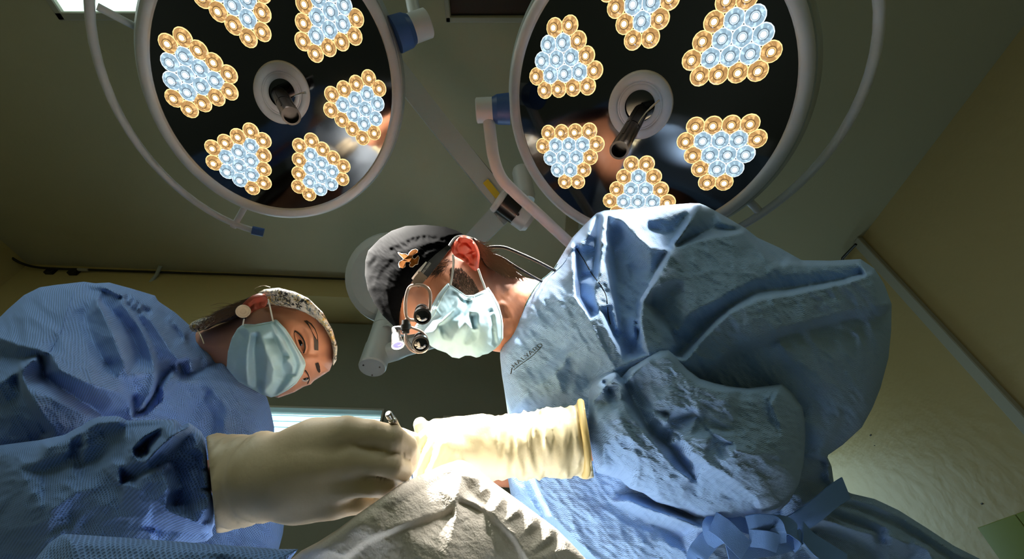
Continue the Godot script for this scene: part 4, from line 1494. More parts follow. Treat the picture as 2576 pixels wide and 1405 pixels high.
	# ---- gown: trunk with upper arm, then the sleeve of the near forearm
	var gown := relief({
		"out": "-60,850 0,797 20,777 60,742 100,722 140,716 210,708 240,712 275,710 330,725 390,743 398,757 440,785 482,822 510,850 540,878 590,918 630,950 655,975 672,1000 678,1020 684,1045 690,1075 689,1110 700,1200 718,1285 712,1340 702,1378 690,1420 690,1520 -60,1520",
		"base": "0,860,0.73 200,760,0.80 400,780,0.90 480,860,0.90 620,980,0.87 690,1080,0.89 250,900,0.70 420,950,0.80 550,1080,0.83 650,1300,0.84 100,1000,0.64 250,1050,0.70 100,1400,0.72 400,1350,0.80 10,1200,0.68",
		"gain": 1.9, "crest": 0.09, "step": 4.0, "round": 70.0, "drop": 0.05, "thick": 0.16, "blur": 1,
		"lines": "0.6|182,735 165,790 150,840 128,884; 2.2|0,850 50,868 112,884 128,886; -0.5|-20,900 60,905 100,893; 3.0|112,886 75,908 53,932; 2.6|53,933 58,955 80,1000 110,1045 140,1085; 0.2|40,950 55,990 85,1040 120,1090; 0.0|-40,1000 10,1050 100,1100; 1.8|-40,985 0,962 48,936; 1.6|128,886 200,920 280,948 320,952; 2.6|243,756 268,805 290,853 308,900 320,945; -0.6|215,800 240,870 270,920; 0.4|190,740 235,750; -1.4|110,945 170,985 230,1025 262,1050; 2.2|62,968 130,1000 200,1035 245,1052; 2.6|150,930 220,965 290,985; 1.2|325,960 326,1000 332,1050; -0.8|255,760 300,800 330,850 345,905; -0.6|300,805 330,830 360,900; 2.4|310,762 350,820 372,860 385,905 389,950 380,990 362,1020; 0.2|325,770 362,820 384,862 397,905 400,945; 2.4|260,722 310,745 350,775 385,815 415,860 446,906; 0.9|285,740 340,785 375,835 395,880; 2.2|446,908 430,940 408,972 412,988; -2.6|446,914 420,945 395,980 365,1020 350,1040; 1.4|412,990 440,965 455,958; -1.8|455,945 500,930 540,918; 0.8|549,922 505,942 452,957 430,990 400,1015 375,1036; 0.9|395,745 402,790 440,850; 0.1|410,770 460,850 520,905; 1.2|430,800 460,840 475,890 480,930; 0.5|549,924 575,970 605,1020 620,1050; -0.9|520,985 500,1020 470,1060; 0.8|500,965 530,980 560,1010 640,1050; -0.5|540,1040 530,1090 520,1130; 0.9|570,1020 560,1080; 0.9|232,716 275,722 330,742 385,778; -0.7|225,727 270,734 320,753 370,787; 0.7|560,1300 620,1240 680,1180; -0.4|600,1330 660,1270; -0.6|340,1000 338,1040; 1.4|345,985 352,1010 350,1045",
		"wrinkles": [[150.0, 0.45, 0.9, 1.8, 12, 1], [60.0, 0.10, 0.7, 2.0, 13, 1], [34.0, 0.06, -0.5, 2.0, 14]]})
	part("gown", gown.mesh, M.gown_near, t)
	part("gown_seam", line_on(gown, "183,738 165,790 150,840 124,884", 0.0008, 0.0004), M.gown_near, t)
	part("gown_seam", line_on(gown, "549,924 562,945 580,980 605,1022", 0.0008, 0.0004), M.gown_near, t)
	var sleeve := relief({
		"out": "-80,1130 0,1119 100,1106 162,1093 185,1080 205,1070 230,1054 250,1047 290,1045 306,1049 320,1057 380,1055 440,1054 450,1062 456,1070 475,1062 490,1072 506,1084 516,1102 519,1130 523,1180 530,1230 537,1262 538,1300 540,1318 533,1332 536,1346 520,1360 490,1364 300,1400 60,1440 -80,1460",
		"base": "0,1180,0.56 120,1250,0.49 250,1150,0.50 420,1080,0.445 520,1120,0.44 500,1250,0.418 520,1340,0.435 300,1350,0.46 0,1400,0.54",
		"gain": 1.9, "crest": 0.09, "step": 3.5, "round": 55.0, "drop": 0.035, "thick": 0.08, "blur": 1,
		"lines": "1.2|120,1125 190,1095 248,1062 300,1060; -0.9|260,1085 330,1075 395,1070; 1.5|440,1060 400,1077 362,1098 335,1124; -1.6|395,1088 375,1105 362,1125; 1.5|331,1128 334,1144 345,1156 362,1161; -0.8|350,1128 370,1138; 2.4|475,1068 445,1088 410,1115 385,1140 365,1160; 1.2|360,1162 320,1172 285,1165; 0.4|330,1118 290,1148 246,1188 200,1232 150,1268 90,1310; -1.0|200,1120 160,1160 110,1190; 0.5|50,1180 130,1150 220,1120; -1.2|290,1110 250,1150 215,1170; -0.3|300,1222 320,1206 345,1197 430,1158 480,1085; 1.4|302,1218 330,1218 360,1240 430,1285 490,1312 525,1325; 1.6|360,1200 395,1180 420,1165; 1.5|405,1178 420,1220 415,1270; -0.9|445,1190 455,1230 440,1270; -0.6|500,1150 500,1210 470,1270; 1.3|518,1140 524,1190 532,1260; -0.8|380,1330 440,1335 500,1340; 0.2|260,1260 330,1310 380,1340; -0.6|180,1290 260,1330; 0.5|490,1100 500,1130",
		"wrinkles": [[160.0, 0.45, -0.6, 1.8, 15, 1], [70.0, 0.10, -0.5, 2.0, 17, 1], [40.0, 0.06, -0.5, 2.0, 16]]})
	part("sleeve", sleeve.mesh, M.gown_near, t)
	part("gown_skirt", skirt(Vector3(-0.85, 0.98, -1.02), 0.24), M.gown_near, t)
	# ---- gloves: the near hand, then the far one resting behind the drape
	var hand := "530,1211,0.445,43 560,1212,0.44,43 640,1200,0.432,37 690,1190,0.425,34 720,1185,0.42,34"
	var f := [
		"720,1150,0.425,27 790,1108,0.415,22 868,1090,0.402,16.5 930,1090,0.403,13 985,1102,0.408,12.8 1020,1122,0.425,11.8 1032,1146,0.447,10.5 1030,1170,0.462,9",
		"720,1175,0.418,27 800,1158,0.405,21 885,1156,0.393,14.5 945,1163,0.394,10.8 985,1170,0.400,11 1010,1182,0.418,11 1006,1194,0.438,10 1012,1198,0.458,8.5",
		"720,1210,0.42,27 790,1208,0.405,21 872,1214,0.394,13.2 932,1219,0.397,10.6 968,1223,0.406,10.4 984,1226,0.424,10 972,1222,0.445,9",
		"720,1240,0.425,25 780,1248,0.412,20 850,1262,0.402,13 905,1263,0.405,10.4 940,1260,0.415,9.8 954,1254,0.432,9 938,1242,0.45,8.5",
		"730,1140,0.435,24 800,1105,0.445,19 880,1098,0.452,14 950,1100,0.455,12.5 1005,1102,0.455,11 1038,1106,0.457,8.5"]
	var fd := field_for([hand] + f, 0.0030)
	chain(fd, hand, 0.02)
	for s in f:
		chain(fd, s, 0.0022)
	fd.limb(P(760, 1175, 0.41), P(830, 1170, 0.402), 0.03, 0.024, 0.02)
	fd.limb(P(760, 1225, 0.418), P(820, 1225, 0.41), 0.028, 0.022, 0.02)
	var wax := (P(690, 1190, 0.425) - P(540, 1211, 0.443)).normalized()
	for q in [[536, 1212, 0.4435, 0.0445, 0.0022], [590, 1208, 0.4375, 0.0412, 0.0016], [606, 1205, 0.436, 0.0400, 0.0013], [640, 1200, 0.432, 0.0372, 0.0012], [672, 1194, 0.428, 0.0352, 0.0020], [683, 1192, 0.4265, 0.0345, 0.0013]]:
		fd.ring(P(q[0], q[1], q[2]), (wax + Vector3(0.12 * sin(q[0]), 0.1 * cos(q[0]), 0.05)).normalized(), q[3], q[4], 0.006)
	fd.ripple(P(531, 1211, 0.444), wax, 0.0045, 0.0, 0.075, 0.016, 3)
	fd.cut(EYE, (P(519, 1100, 1.0) - EYE).cross(P(541, 1310, 1.0) - EYE).normalized())
	part("glove", field_mesh(fd), M.glove, t, "pale glove closed round the steel instrument")
	var far := "640,1200,0.72,33 700,1190,0.68,30 760,1185,0.66,29"
	var ff := ["760,1172,0.66,22 830,1165,0.63,15 880,1175,0.61,9.5 920,1195,0.60,8.5", "760,1190,0.66,22 835,1190,0.63,14 890,1200,0.61,9.5 925,1215,0.60,8.5", "760,1205,0.66,20 830,1212,0.63,13 880,1222,0.61,9 915,1232,0.60,8", "760,1215,0.66,18 820,1230,0.635,12 865,1236,0.62,8.5 895,1240,0.61,7.5", "740,1175,0.66,20 790,1150,0.62,12 840,1155,0.60,10 870,1170,0.59,8.5"]
	fd = field_for([far] + ff, 0.0042)
	chain(fd, far, 0.02)
	for s in ff:
		chain(fd, s, 0.006)
	part("glove", field_mesh(fd), M.glove, t)

func man() -> void:
	var t := thing("person_001", "person in a black cap and magnifying glasses at the right, bent over the drape", "person", Vector3(0.68, 0, -1.2))
	# ---- head and neck
	var head := relief({
		"out": "934,700 938,660 960,615 1000,588 1075,578 1140,588 1190,604 1212,618 1240,645 1262,662 1290,684 1312,695 1340,702 1370,706 1400,705 1440,740 1440,800 1400,850 1330,880 1290,884 1262,886 1248,884 1228,880 1150,876 1085,858 1050,838 1028,842 1008,840 1001,815 990,790 960,770 940,740",
		"base": "960,680,0.70 1060,650,0.66 1110,750,0.645 1040,800,0.665 1180,720,0.665 1200,840,0.67 1250,760,0.70 1300,780,0.725 1380,760,0.76 1150,600,0.69 1230,650,0.70 1330,860,0.74",
		"step": 3.0, "round": 80.0, "drop": 0.06, "thick": 0.10, "blur": 2,
		"lines": "0.5|1100,690 1080,720 1065,745; -0.9|1040,735 1050,770 1045,800; 0.6|1012,755 1008,800 1015,830; 0.5|1030,815 1045,830; 0.5|1085,720 1090,770 1085,800; 0.3|1140,690 1150,740; -0.3|1215,690 1235,730 1245,780 1262,830; 0.5|1180,760 1215,800 1240,850; 0.5|1265,760 1290,800 1290,850; -0.2|1240,690 1262,740 1272,790; 0.3|1290,720 1350,740",
		"wrinkles": [[40.0, 0.05, 0.9, 2.0, 3]]})
	var neck := P(1390, 770, 0.83)
	var body := body_under(neck, P(1560, 840, 0.84), P(1850, 1000, 0.98), Vector3(0.68, 1.0, -1.22), P(1640, 680, 0.90), P(1920, 1140, 0.67), P(1320, 1115, 0.62), P(1400, 960, 0.95), P(1480, 1200, 0.9), P(1180, 1190, 0.75), 0.85)
	part("body", joined([head.mesh, body]), M.skin_m, t)
	# beard shadow on the jaw, nape hair, ear
	part("beard", hair_on(head, "1132,672 1160,672 1188,700 1205,730 1192,744 1170,742 1140,716 1134,695", 2600, 7.0, Vector2(-0.25, 1.0), 0.6, 0.00028, 0.002, 4), M.beard, t).set_meta("kind", "stuff")
	part("beard", hair_on(head, "1150,690 1188,700 1205,730 1192,744 1170,742", 700, 7.0, Vector2(-0.25, 1.0), 0.6, 0.0003, 0.0025, 6), M.hair_light, t).set_meta("kind", "stuff")
	var nape := relief({"out": "1190,598 1205,606 1218,622 1240,638 1262,654 1290,676 1318,697 1296,697 1262,690 1240,680 1222,668 1210,650 1203,630", "smooth": 3, "base": "1195,605,0.675 1220,640,0.685 1250,660,0.69 1310,695,0.735 1240,675,0.69", "step": 2.0, "round": 14.0, "drop": 0.010, "thick": 0.03, "wrinkles": [[7.0, 0.15, 0.65, 4.0, 2]]})
	part("hair", nape.mesh, M.hair, t)
	part("hair_strand", hair_on(nape, "1196,602 1218,622 1262,654 1316,697 1262,688 1222,666 1206,640", 900, 26.0, Vector2(0.82, 0.57), 0.35, 0.0005, 0.006, 8), M.hair_light, t).set_meta("kind", "stuff")
	part("hair_strand", hair_on(nape, "1196,600 1205,606 1240,638 1290,676 1280,678 1220,630", 120, 30.0, Vector2(0.8, -0.1), 0.5, 0.0003, 0.006, 9), M.hair_light, t).set_meta("kind", "stuff")
	part("hair_strand", hair_on(head, "1090,660 1130,640 1140,655 1120,680 1095,690", 160, 26.0, Vector2(-0.8, 0.5), 0.6, 0.0003, 0.006, 10), M.hair, t).set_meta("kind", "stuff")
	var ear := relief({"out": "1137,622 1146,603 1162,592 1178,594 1192,606 1202,622 1207,642 1205,662 1203,676 1196,681 1186,676 1176,664 1160,652 1146,645 1138,635", "smooth": 3,
		"base": "1140,630,0.648 1165,600,0.64 1200,640,0.652 1195,675,0.655 1165,640,0.645", "step": 1.6, "round": 9.0, "drop": 0.006, "thick": 0.003, "blur": 1,
		"lines": "0.55|1142,626 1150,607 1165,598 1180,601 1192,614 1199,632 1200,655; -0.35|1150,622 1160,610 1174,610 1185,622 1190,640; 0.3|1172,617 1182,624 1188,638 1187,650; -0.6|1155,636 1168,640 1178,648; -0.5|1172,650 1180,652 1182,660; 0.35|1190,652 1195,668; 0.3|1166,650 1174,662"})
	part("ear", ear.mesh, M.ear_m, t)
	# cap with a fleur-de-lis patch
	var cap := relief({
		"out": "918,692 919,655 926,630 955,600 985,580 1020,568 1070,565 1120,570 1150,580 1168,590 1155,594 1143,603 1136,618 1120,640 1098,655 1072,672 1048,695 1030,718 1015,748 1006,785 1003,830 1000,834 990,820 962,792 940,760 925,728",
		"base": "935,690,0.69 980,620,0.675 1080,580,0.67 1000,720,0.635 1050,650,0.625 1120,610,0.635 1000,800,0.65",
		"step": 2.5, "round": 70.0, "drop": 0.05, "thick": 0.10, "blur": 1,
		"lines": "0.5|925,660 945,640 950,628; -0.4|928,672 946,655; 0.5|945,665 955,640 990,618 1030,600 1080,588 1150,590; -0.45|985,628 1020,620 1040,600 1080,596; 0.35|1015,625 1045,605 1090,596 1140,602; -0.35|1030,612 1060,600 1100,600 1140,608; 0.35|1030,625 1060,610 1100,606 1135,614; -0.3|1050,650 1080,625 1115,622; 0.3|1060,640 1090,632 1125,634; 0.2|985,640 1000,628 1020,640; -0.2|960,690 985,660 1010,640; 0.25|940,720 955,680 985,650; -0.1|1010,745 1040,690 1090,650; 0.25|1004,745 1032,690 1084,650; 0.3|925,700 935,740 960,780; -0.25|935,690 945,735 970,780",
		"wrinkles": [[24.0, 0.14, 0.7, 2.5, 7], [60.0, 0.2, 0.5, 2.0, 9]]})
	part("surgical_cap", cap.mesh, M.cap, t, "black cloth cap")
	var fl := "1001.3,634.7 1010,637.9 1020.9,638.6 1027,642.6 1029.5,635.5 1036.6,628.5 1046,626 1050.7,629 1049.9,634.7 1044,637.9 1038,641.8 1036.6,648 1042.8,652 1047.5,648 1052,643 1054.6,648 1052,656 1050.7,663.7 1044.4,665 1038,670.7 1031.9,670 1030,665 1034,661 1030,658 1021,658 1018.6,663.7 1019.3,670 1013,673.9 1005,671.5 1003,663.7 1005,658 1011.5,654.3 1016,652 1011.5,646.5 1005,640"
	var bigger := PackedStringArray()
	for q in Geometry2D.offset_polygon(pts2(fl), 1.1, Geometry2D.JOIN_ROUND)[0]:
		bigger.append("%.2f,%.2f" % [q.x, q.y])
	part("cap_emblem_border", patch_on(cap, " ".join(bigger), 0.0012, 0.001), M.white, t)
	part("cap_emblem", patch_on(cap, fl, 0.0022, 0.001), M.gold, t, "brown fleur-de-lis emblem")
	# mask
	var mask := relief({
		"out": "1127,711 1137,717 1155,729 1172,742 1192,741 1217,729 1228,721 1240,738 1255,765 1263,795 1266,817 1266,850 1258,865 1246,877 1228,889 1214,892 1206,897 1198,899 1184,894 1170,894 1155,901 1137,898 1123,887 1100,879 1084,870 1070,856 1056,838 1043,821 1050,811 1068,798 1080,785 1086,768 1100,742 1114,724",
		"base": "1130,715,0.632 1172,745,0.64 1225,725,0.655 1262,830,0.67 1050,822,0.615 1150,890,0.635 1090,800,0.603 1180,820,0.60 1230,800,0.63",
		"gain": 1.6, "step": 2.5, "round": 30.0, "drop": 0.014, "thick": 0.004, "blur": 1,
		"lines": "0.2|1130,722 1170,750 1192,752 1215,742 1228,734; -0.15|1140,735 1165,757; 0.6|1166,755 1140,780 1110,812 1090,832; -0.5|1138,772 1112,795 1088,802 1072,815; -0.5|1180,758 1165,785 1130,805 1098,822; 0.7|1190,755 1187,775 1176,797 1172,805; 0.6|1172,806 1182,818 1190,830; -0.6|1186,795 1188,812 1190,832; 0.4|1200,760 1205,800 1205,840 1195,880; 0.5|1214,745 1226,780 1230,805 1228,850 1215,885; -0.45|1222,770 1236,800 1243,840 1246,862; 0.3|1240,770 1248,800 1250,850; -0.2|1238,800 1240,850; 0.5|1100,850 1150,865 1190,870; -0.2|1110,872 1125,876; 0.2|1125,883 1150,892; 0.35|1092,775 1110,745 1130,725; 0.1|1100,770 1118,745",
		"wrinkles": [[40.0, 0.1, 0.9, 1.5, 7], [80.0, 0.25, 0.4, 1.0, 8]]})
	part("face_mask", mask.mesh, M.mask, t, "pale green-blue pleated face mask")
	part("mask_seam", line_on(mask, "1128,713 1172,744 1192,743 1217,731 1228,723", 0.0011, 0.0), M.mask_edge, t)
	part("mask_seam", line_on(mask, "1230,730 1250,768 1260,800 1261,850 1245,875", 0.0011, 0.0), M.mask_edge, t)
	part("mask_seam", line_on(mask, "1165,753 1190,755 1191,742", 0.0009, 0.0), M.mask_edge, t)
	part("mask_seam", line_on(mask, "1124,716 1106,740 1092,768 1084,788 1066,804 1050,818", 0.0011, 0.0), M.mask_edge, t)
	part("mask_seam", line_on(mask, "1132,718 1114,744 1101,771 1090,795 1070,812", 0.0009, 0.0), M.mask_edge, t)
	part("ear_loop", tube(path3("1139,640,0.640 1141,660,0.640 1138,690,0.637 1133,716,0.632", 5), [0.0018], 8), M.loop, t)
	part("ear_loop", tube(path3("1203,676,0.645 1211,700,0.65 1217,715,0.652 1221,728,0.652", 5), [0.0018], 8), M.loop, t)
	# magnifying glasses with a head light
	var g := Node3D.new()
	g.name = "magnifying_glasses"
	g.position = P(1060, 780, 0.6) - t.position
	t.add_child(g, true)
	g.set_meta("label", "glasses with two black magnifier barrels and a small head light")
	var gp := func(called: String, mesh: Mesh, m: Material) -> void:
		var o := part(called, mesh, m, g)
		o.position = -g.position - t.position
	gp.call("temple", strip([P(1131, 620, 0.632), P(1122, 628, 0.63), P(1104, 646, 0.622), P(1080, 672, 0.610), P(1062, 694, 0.602)], [0.0035, 0.004, 0.006, 0.0075, 0.0078], 0.002, P(1095, 665, 0.62) - P(1085, 655, 0.62)), M.dark)
	gp.call("temple_trim", strip([P(1072, 660, 0.611), P(1056, 680, 0.604), P(1038, 702, 0.60)], [0.001, 0.0022, 0.0018], 0.003, P(1095, 665, 0.62) - P(1085, 655, 0.62)), M.white)
	gp.call("hinge", strip([P(1066, 690, 0.600), P(1054, 704, 0.597), P(1044, 716, 0.595)], [0.0068, 0.0072, 0.006], 0.003, P(1095, 665, 0.62) - P(1085, 655, 0.62)), M.frame)
	var tw := text_plane("DOUG CHINNER", Vector2(1063, 690), Vector2(1085, 662), 5.5, 0.600, 0.607)
	gp.call("temple_lettering", tw, M.white)
	gp.call("lens_frame", tube(path3("1030,722,0.597 1046,716,0.594 1066,718,0.592 1080,730,0.59 1083,752,0.589 1079,785,0.588 1066,803,0.588 1040,805,0.592 1024,798,0.596 1020,775,0.598 1022,745,0.598", 4, true), [0.0024], 8, true), M.frame)
	gp.call("lens", fan_of(path3("1030,722,0.597 1046,716,0.594 1066,718,0.592 1080,730,0.59 1083,752,0.589 1079,785,0.588 1066,803,0.588 1040,805,0.592 1024,798,0.596 1020,775,0.598 1022,745,0.598", 2, true)), M.lens_glass)
	gp.call("bridge", tube(path3("1024,800,0.596 1026,812,0.596 1030,822,0.597", 4), [0.0035], 8), M.frame)
	gp.call("lens_frame", tube(path3("1030,824,0.60 1044,826,0.597 1066,838,0.595 1076,858,0.594 1072,880,0.594 1050,886,0.597 1030,876,0.60 1020,856,0.602 1022,836,0.602", 4, true), [0.002], 8, true), M.frame)
	gp.call("lens", fan_of(path3("1030,824,0.60 1044,826,0.597 1066,838,0.595 1076,858,0.594 1072,880,0.594 1050,886,0.597 1030,876,0.60 1020,856,0.602 1022,836,0.602", 2, true)), M.lens_glass)
	for q in [[1060, 768, 0.594, 1063, 796, 0.572], [1058, 838, 0.60, 1058, 866, 0.576]]:
		var a := P(q[0], q[1], q[2])
		var b := P(q[3], q[4], q[5])
		var x := (b - a).normalized()
		x = (x + (EYE - b).normalized() * 0.9).normalized()
		a = b - x * 0.030
		gp.call("magnifier_barrel", turned(a, b, [[0, 0], [0, 0.0095], [0.25, 0.0100], [0.27, 0.0088], [0.42, 0.0088], [0.46, 0.0100], [0.62, 0.0104], [0.7, 0.0118], [0.97, 0.0120], [1.0, 0.0112], [1.0, 0.0096], [0.9, 0.0094]], 32), M.black_gloss)
		gp.call("magnifier_lens", turned(b - x * 0.003, b - x * 0.0012, [[0, 0.0096], [0.4, 0.0085], [0.8, 0.005], [1.0, 0.0]], 28), M.dark_glass)
	var la := P(992, 826, 0.60)
	var lb := P(1001, 868, 0.578)
	gp.call("head_light", turned(la, lb, [[0, 0], [0, 0.0045], [0.30, 0.0045], [0.30, 0.0035], [0.38, 0.0035], [0.38, 0.0060], [0.75, 0.0078], [0.97, 0.0090], [1.0, 0.0090], [1.0, 0.0080], [0.98, 0.008]], 28), M.steel)
	var lx := (lb - la).normalized()
	gp.call("head_light_led", turned(lb - lx * 0.001, lb + lx * 0.0006, [[0, 0.0072], [0.6, 0.005], [1, 0.0]], 24), M.head_led)
	gp.call("head_light_rim", turned(lb - lx * 0.001, lb + lx * 0.0004, [[0, 0.0086], [1, 0.0086], [1, 0.0070], [0, 0.0070]], 28), M.head_rim)
	var hl := SpotLight3D.new()
	hl.name = "head_light_beam"
	t.add_child(hl)
	hl.look_at_from_position(lb + lx * 0.004, P(1070, 1150, 0.50), Vector3.UP)
	hl.spot_angle = 12.0
	hl.light_energy = 0.02
	hl.light_size = 0.008
	hl.spot_range = 5.0
	hl.spot_attenuation = 2.0
	hl.light_color = Color(0.85, 0.85, 1.0)
	hl.shadow_enabled = true
	gp.call("light_mount", turned(P(1020, 805, 0.595), P(1021, 838, 0.59), [[0, 0], [0, 0.0050], [0.35, 0.0055], [0.35, 0.0072], [0.7, 0.0066], [0.72, 0.0052], [0.8, 0.0055], [0.82, 0.0046], [0.9, 0.0052], [1.0, 0.0046], [1, 0]], 18), M.black)
	gp.call("light_mount", tube(path3("990,826,0.598 1004,824,0.597 1020,828,0.595", 4), [0.003], 8), M.black)
	gp.call("cord", tube(path3("1128,622,0.64 1150,596,0.66 1185,600,0.68 1212,622,0.70 1240,620,0.71 1270,622,0.715 1310,638,0.72 1352,657,0.73 1400,682,0.74", 6), [0.0026], 10), M.black)
	gp.call("cord", tube(path3("1200,640,0.705 1236,640,0.71 1262,648,0.715 1300,672,0.72 1345,698,0.735 1380,716,0.75", 6), [0.0024], 10), M.black)
	gp.call("cord", tube(path3("1021,836,0.592 1024,852,0.60 1036,868,0.606 1056,878,0.61", 5), [0.0014], 8), M.black)
	# ---- gown: trunk, then the sleeve of the near arm
	var gown := relief({
		"out": "1258,900 1258,884 1270,860 1288,840 1305,800 1325,755 1345,722 1365,700 1390,680 1415,638 1440,597 1470,565 1500,536 1520,529 1545,527 1600,524 1680,515 1735,511 1760,511 1775,517 1800,530 1830,547 1876,574 1905,597 1960,622 2017,654 2090,655 2165,651 2200,675 2225,715 2243,765 2242,830 2235,900 2215,975 2195,1025 2168,1074 2120,1118 2080,1146 2092,1172 2098,1215 2140,1240 2200,1254 2260,1282 2330,1326 2400,1372 2480,1412 2570,1480 2570,1530 1320,1530 1312,1405 1300,1300 1286,1250 1277,1200 1277,1150 1276,1090 1278,1045 1270,990 1262,940",
		"base": "1280,900,0.69 1350,800,0.69 1420,680,0.72 1540,560,0.74 1760,540,0.76 1950,650,0.74 2180,680,0.72 2220,850,0.70 2140,1050,0.70 1700,750,0.66 1500,800,0.66 1420,950,0.655 1320,1100,0.68 1350,1350,0.67 1600,1300,0.64 1800,1380,0.64 2050,1300,0.72 2300,1400,0.78 2050,900,0.66 1900,800,0.64 1850,950,0.66",
		"gain": 1.9, "crest": 0.09, "step": 4.0, "round": 62.0, "drop": 0.04, "thick": 0.16, "blur": 1,
		"lines": "0.5|1394,690 1430,640 1445,622 1470,590; 2.2|1440,625 1444,680 1447,745 1478,790 1500,838 1528,895 1545,925; -2.0|1453,632 1456,690 1458,745 1488,785; -0.4|1456,625 1480,665 1495,695; -1.6|1503,545 1501,600 1499,640 1494,690; 1.2|1493,545 1480,590 1460,615; 2.0|1520,538 1514,580 1510,640 1508,690 1498,715; 0.8|1535,533 1528,600 1527,650 1530,700 1545,780 1553,828; -1.9|1542,600 1545,650 1550,720 1556,780 1566,835 1592,885; 1.9|1496,720 1500,760 1515,800 1540,850 1570,905; -1.0|1525,790 1545,840 1575,890; 1.8|1538,545 1560,550 1585,580 1640,625 1680,630; -1.6|1575,640 1590,700 1600,760 1605,830 1600,880; -0.9|1560,580 1580,660; 0.4|1640,680 1625,730; 3.0|1761,513 1730,565 1694,625 1650,708 1619,758; -0.2|1748,516 1716,562 1680,620 1636,704 1607,755; -1.0|1640,572 1668,582 1688,590 1705,570 1722,552; 0.8|1600,540 1640,555 1700,540 1740,525; 2.6|1617,762 1610,810 1620,850 1632,890; 1.6|1637,778 1648,825 1672,880; -1.2|1640,768 1665,790 1690,820 1712,865; 0.6|1596,800 1600,850 1615,890; 2.2|1692,627 1740,610 1800,597 1870,585; -1.6|1705,612 1750,592 1790,576 1812,575; 1.0|1812,548 1820,560 1852,572 1862,560; -0.6|1835,580 1860,574; 1.6|1870,586 1900,618 1930,650 1955,674; 0.0|1885,590 1925,628 1965,660; 1.6|1720,700 1800,680 1900,690; 1.2|1730,790 1790,760 1860,720 1930,690; 0.4|1700,830 1740,800; 1.4|1962,668 2060,662 2160,660; 0.8|1970,690 2060,680 2150,672; -2.2|1706,893 1750,850 1800,800 1860,758 1905,732 1980,728 2060,716,-1.8 2120,706,-1.2 2170,692,-0.3; 2.2|1728,905 1780,840 1840,782 1900,757 2000,738 2120,712 2195,686; 1.8|1745,895 1800,830 1870,790 1960,765 2080,740 2200,715; 1.2|1800,905 1850,870 1900,850 1960,826 2050,802 2150,778 2232,766; -0.6|1810,925 1860,890 1910,872 1970,848 2060,824 2150,800 2225,790; 0.6|1960,862 2010,900 2060,955 2090,1000 2111,1032; -0.2|1930,880 1990,930 2040,985 2080,1030; 0.6|2112,1035 2095,1080 2060,1140; -0.5|2125,1035 2110,1090 2080,1130; -0.2|2010,1060 2060,1040 2100,1040; -1.6|1780,960 1860,990 1960,1000 2010,1040; 0.0|2160,850 2190,950 2150,1050; 0.9|1425,919 1385,945 1330,985 1310,1010; -0.8|1427,925 1450,940 1485,955; 0.9|1440,845 1424,900 1415,915; -0.5|1345,930 1390,905 1420,880; 0.5|1340,1000 1400,990 1470,985; -0.4|1330,1030 1400,1015; 1.4|1340,1188 1360,1240 1388,1297 1435,1350 1497,1405 1520,1440; -0.8|1328,1192 1346,1245 1372,1302 1420,1358 1480,1410; 0.2|1290,1250 1310,1320 1330,1400; 0.6|1420,1200 1480,1280 1560,1350; -0.6|1480,1190 1530,1260; 1.8|1580,1258 1640,1282 1710,1305 1788,1334; -0.8|1578,1285 1640,1318 1710,1350; -1.2|1585,1240 1650,1262 1720,1290; 0.6|1640,1350 1700,1380 1760,1400; -1.8|1960,1220 1990,1180 2030,1130; -2.6|2070,1160 2065,1190 2075,1215; -2.0|1960,1330 2000,1345 2030,1340; 0.6|2092,1175 2085,1205; 1.2|2120,1245 2200,1268 2270,1300 2340,1345 2420,1400; -0.4|2110,1262 2190,1285 2260,1320 2330,1365 2400,1410; 0.9|2100,1275 2180,1300 2250,1335 2320,1385; -0.5|2080,1290 2160,1320 2230,1350; 2.0|2062,1305 2100,1312 2150,1330 2230,1348 2330,1376 2352,1404; 0.6|2060,1318 2110,1332 2200,1365 2300,1400; -1.0|2055,1330 2120,1355 2200,1390; 1.6|2018,1334 2050,1370 2100,1410 2140,1440; -0.5|2010,1360 2040,1405",
		"wrinkles": [[170.0, 0.5, 0.9, 2.0, 21, 1], [64.0, 0.15, 0.6, 2.4, 24, 1], [38.0, 0.16, 0.55, 2.2, 22], [17.0, 0.06, 0.6, 2.4, 23]]})
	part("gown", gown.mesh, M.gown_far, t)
	relief_lettering(gown, t)
	part("gown_seam", line_on(gown, "1392,688 1420,660 1440,625 1455,615", 0.0008, 0.0004), M.gown_far, t)
	part("gown_seam", line_on(gown, "1450,625 1470,655 1490,690 1510,715 1525,745 1530,790 1535,815", 0.0008, 0.0004), M.ink, t)
	part("collar_piping", line_on(gown, "1292,836 1308,800 1328,755 1348,722 1368,700 1390,682 1402,664", 0.0011, 0.0), mat(Color(0.25, 0.42, 0.34), 0.8), t)
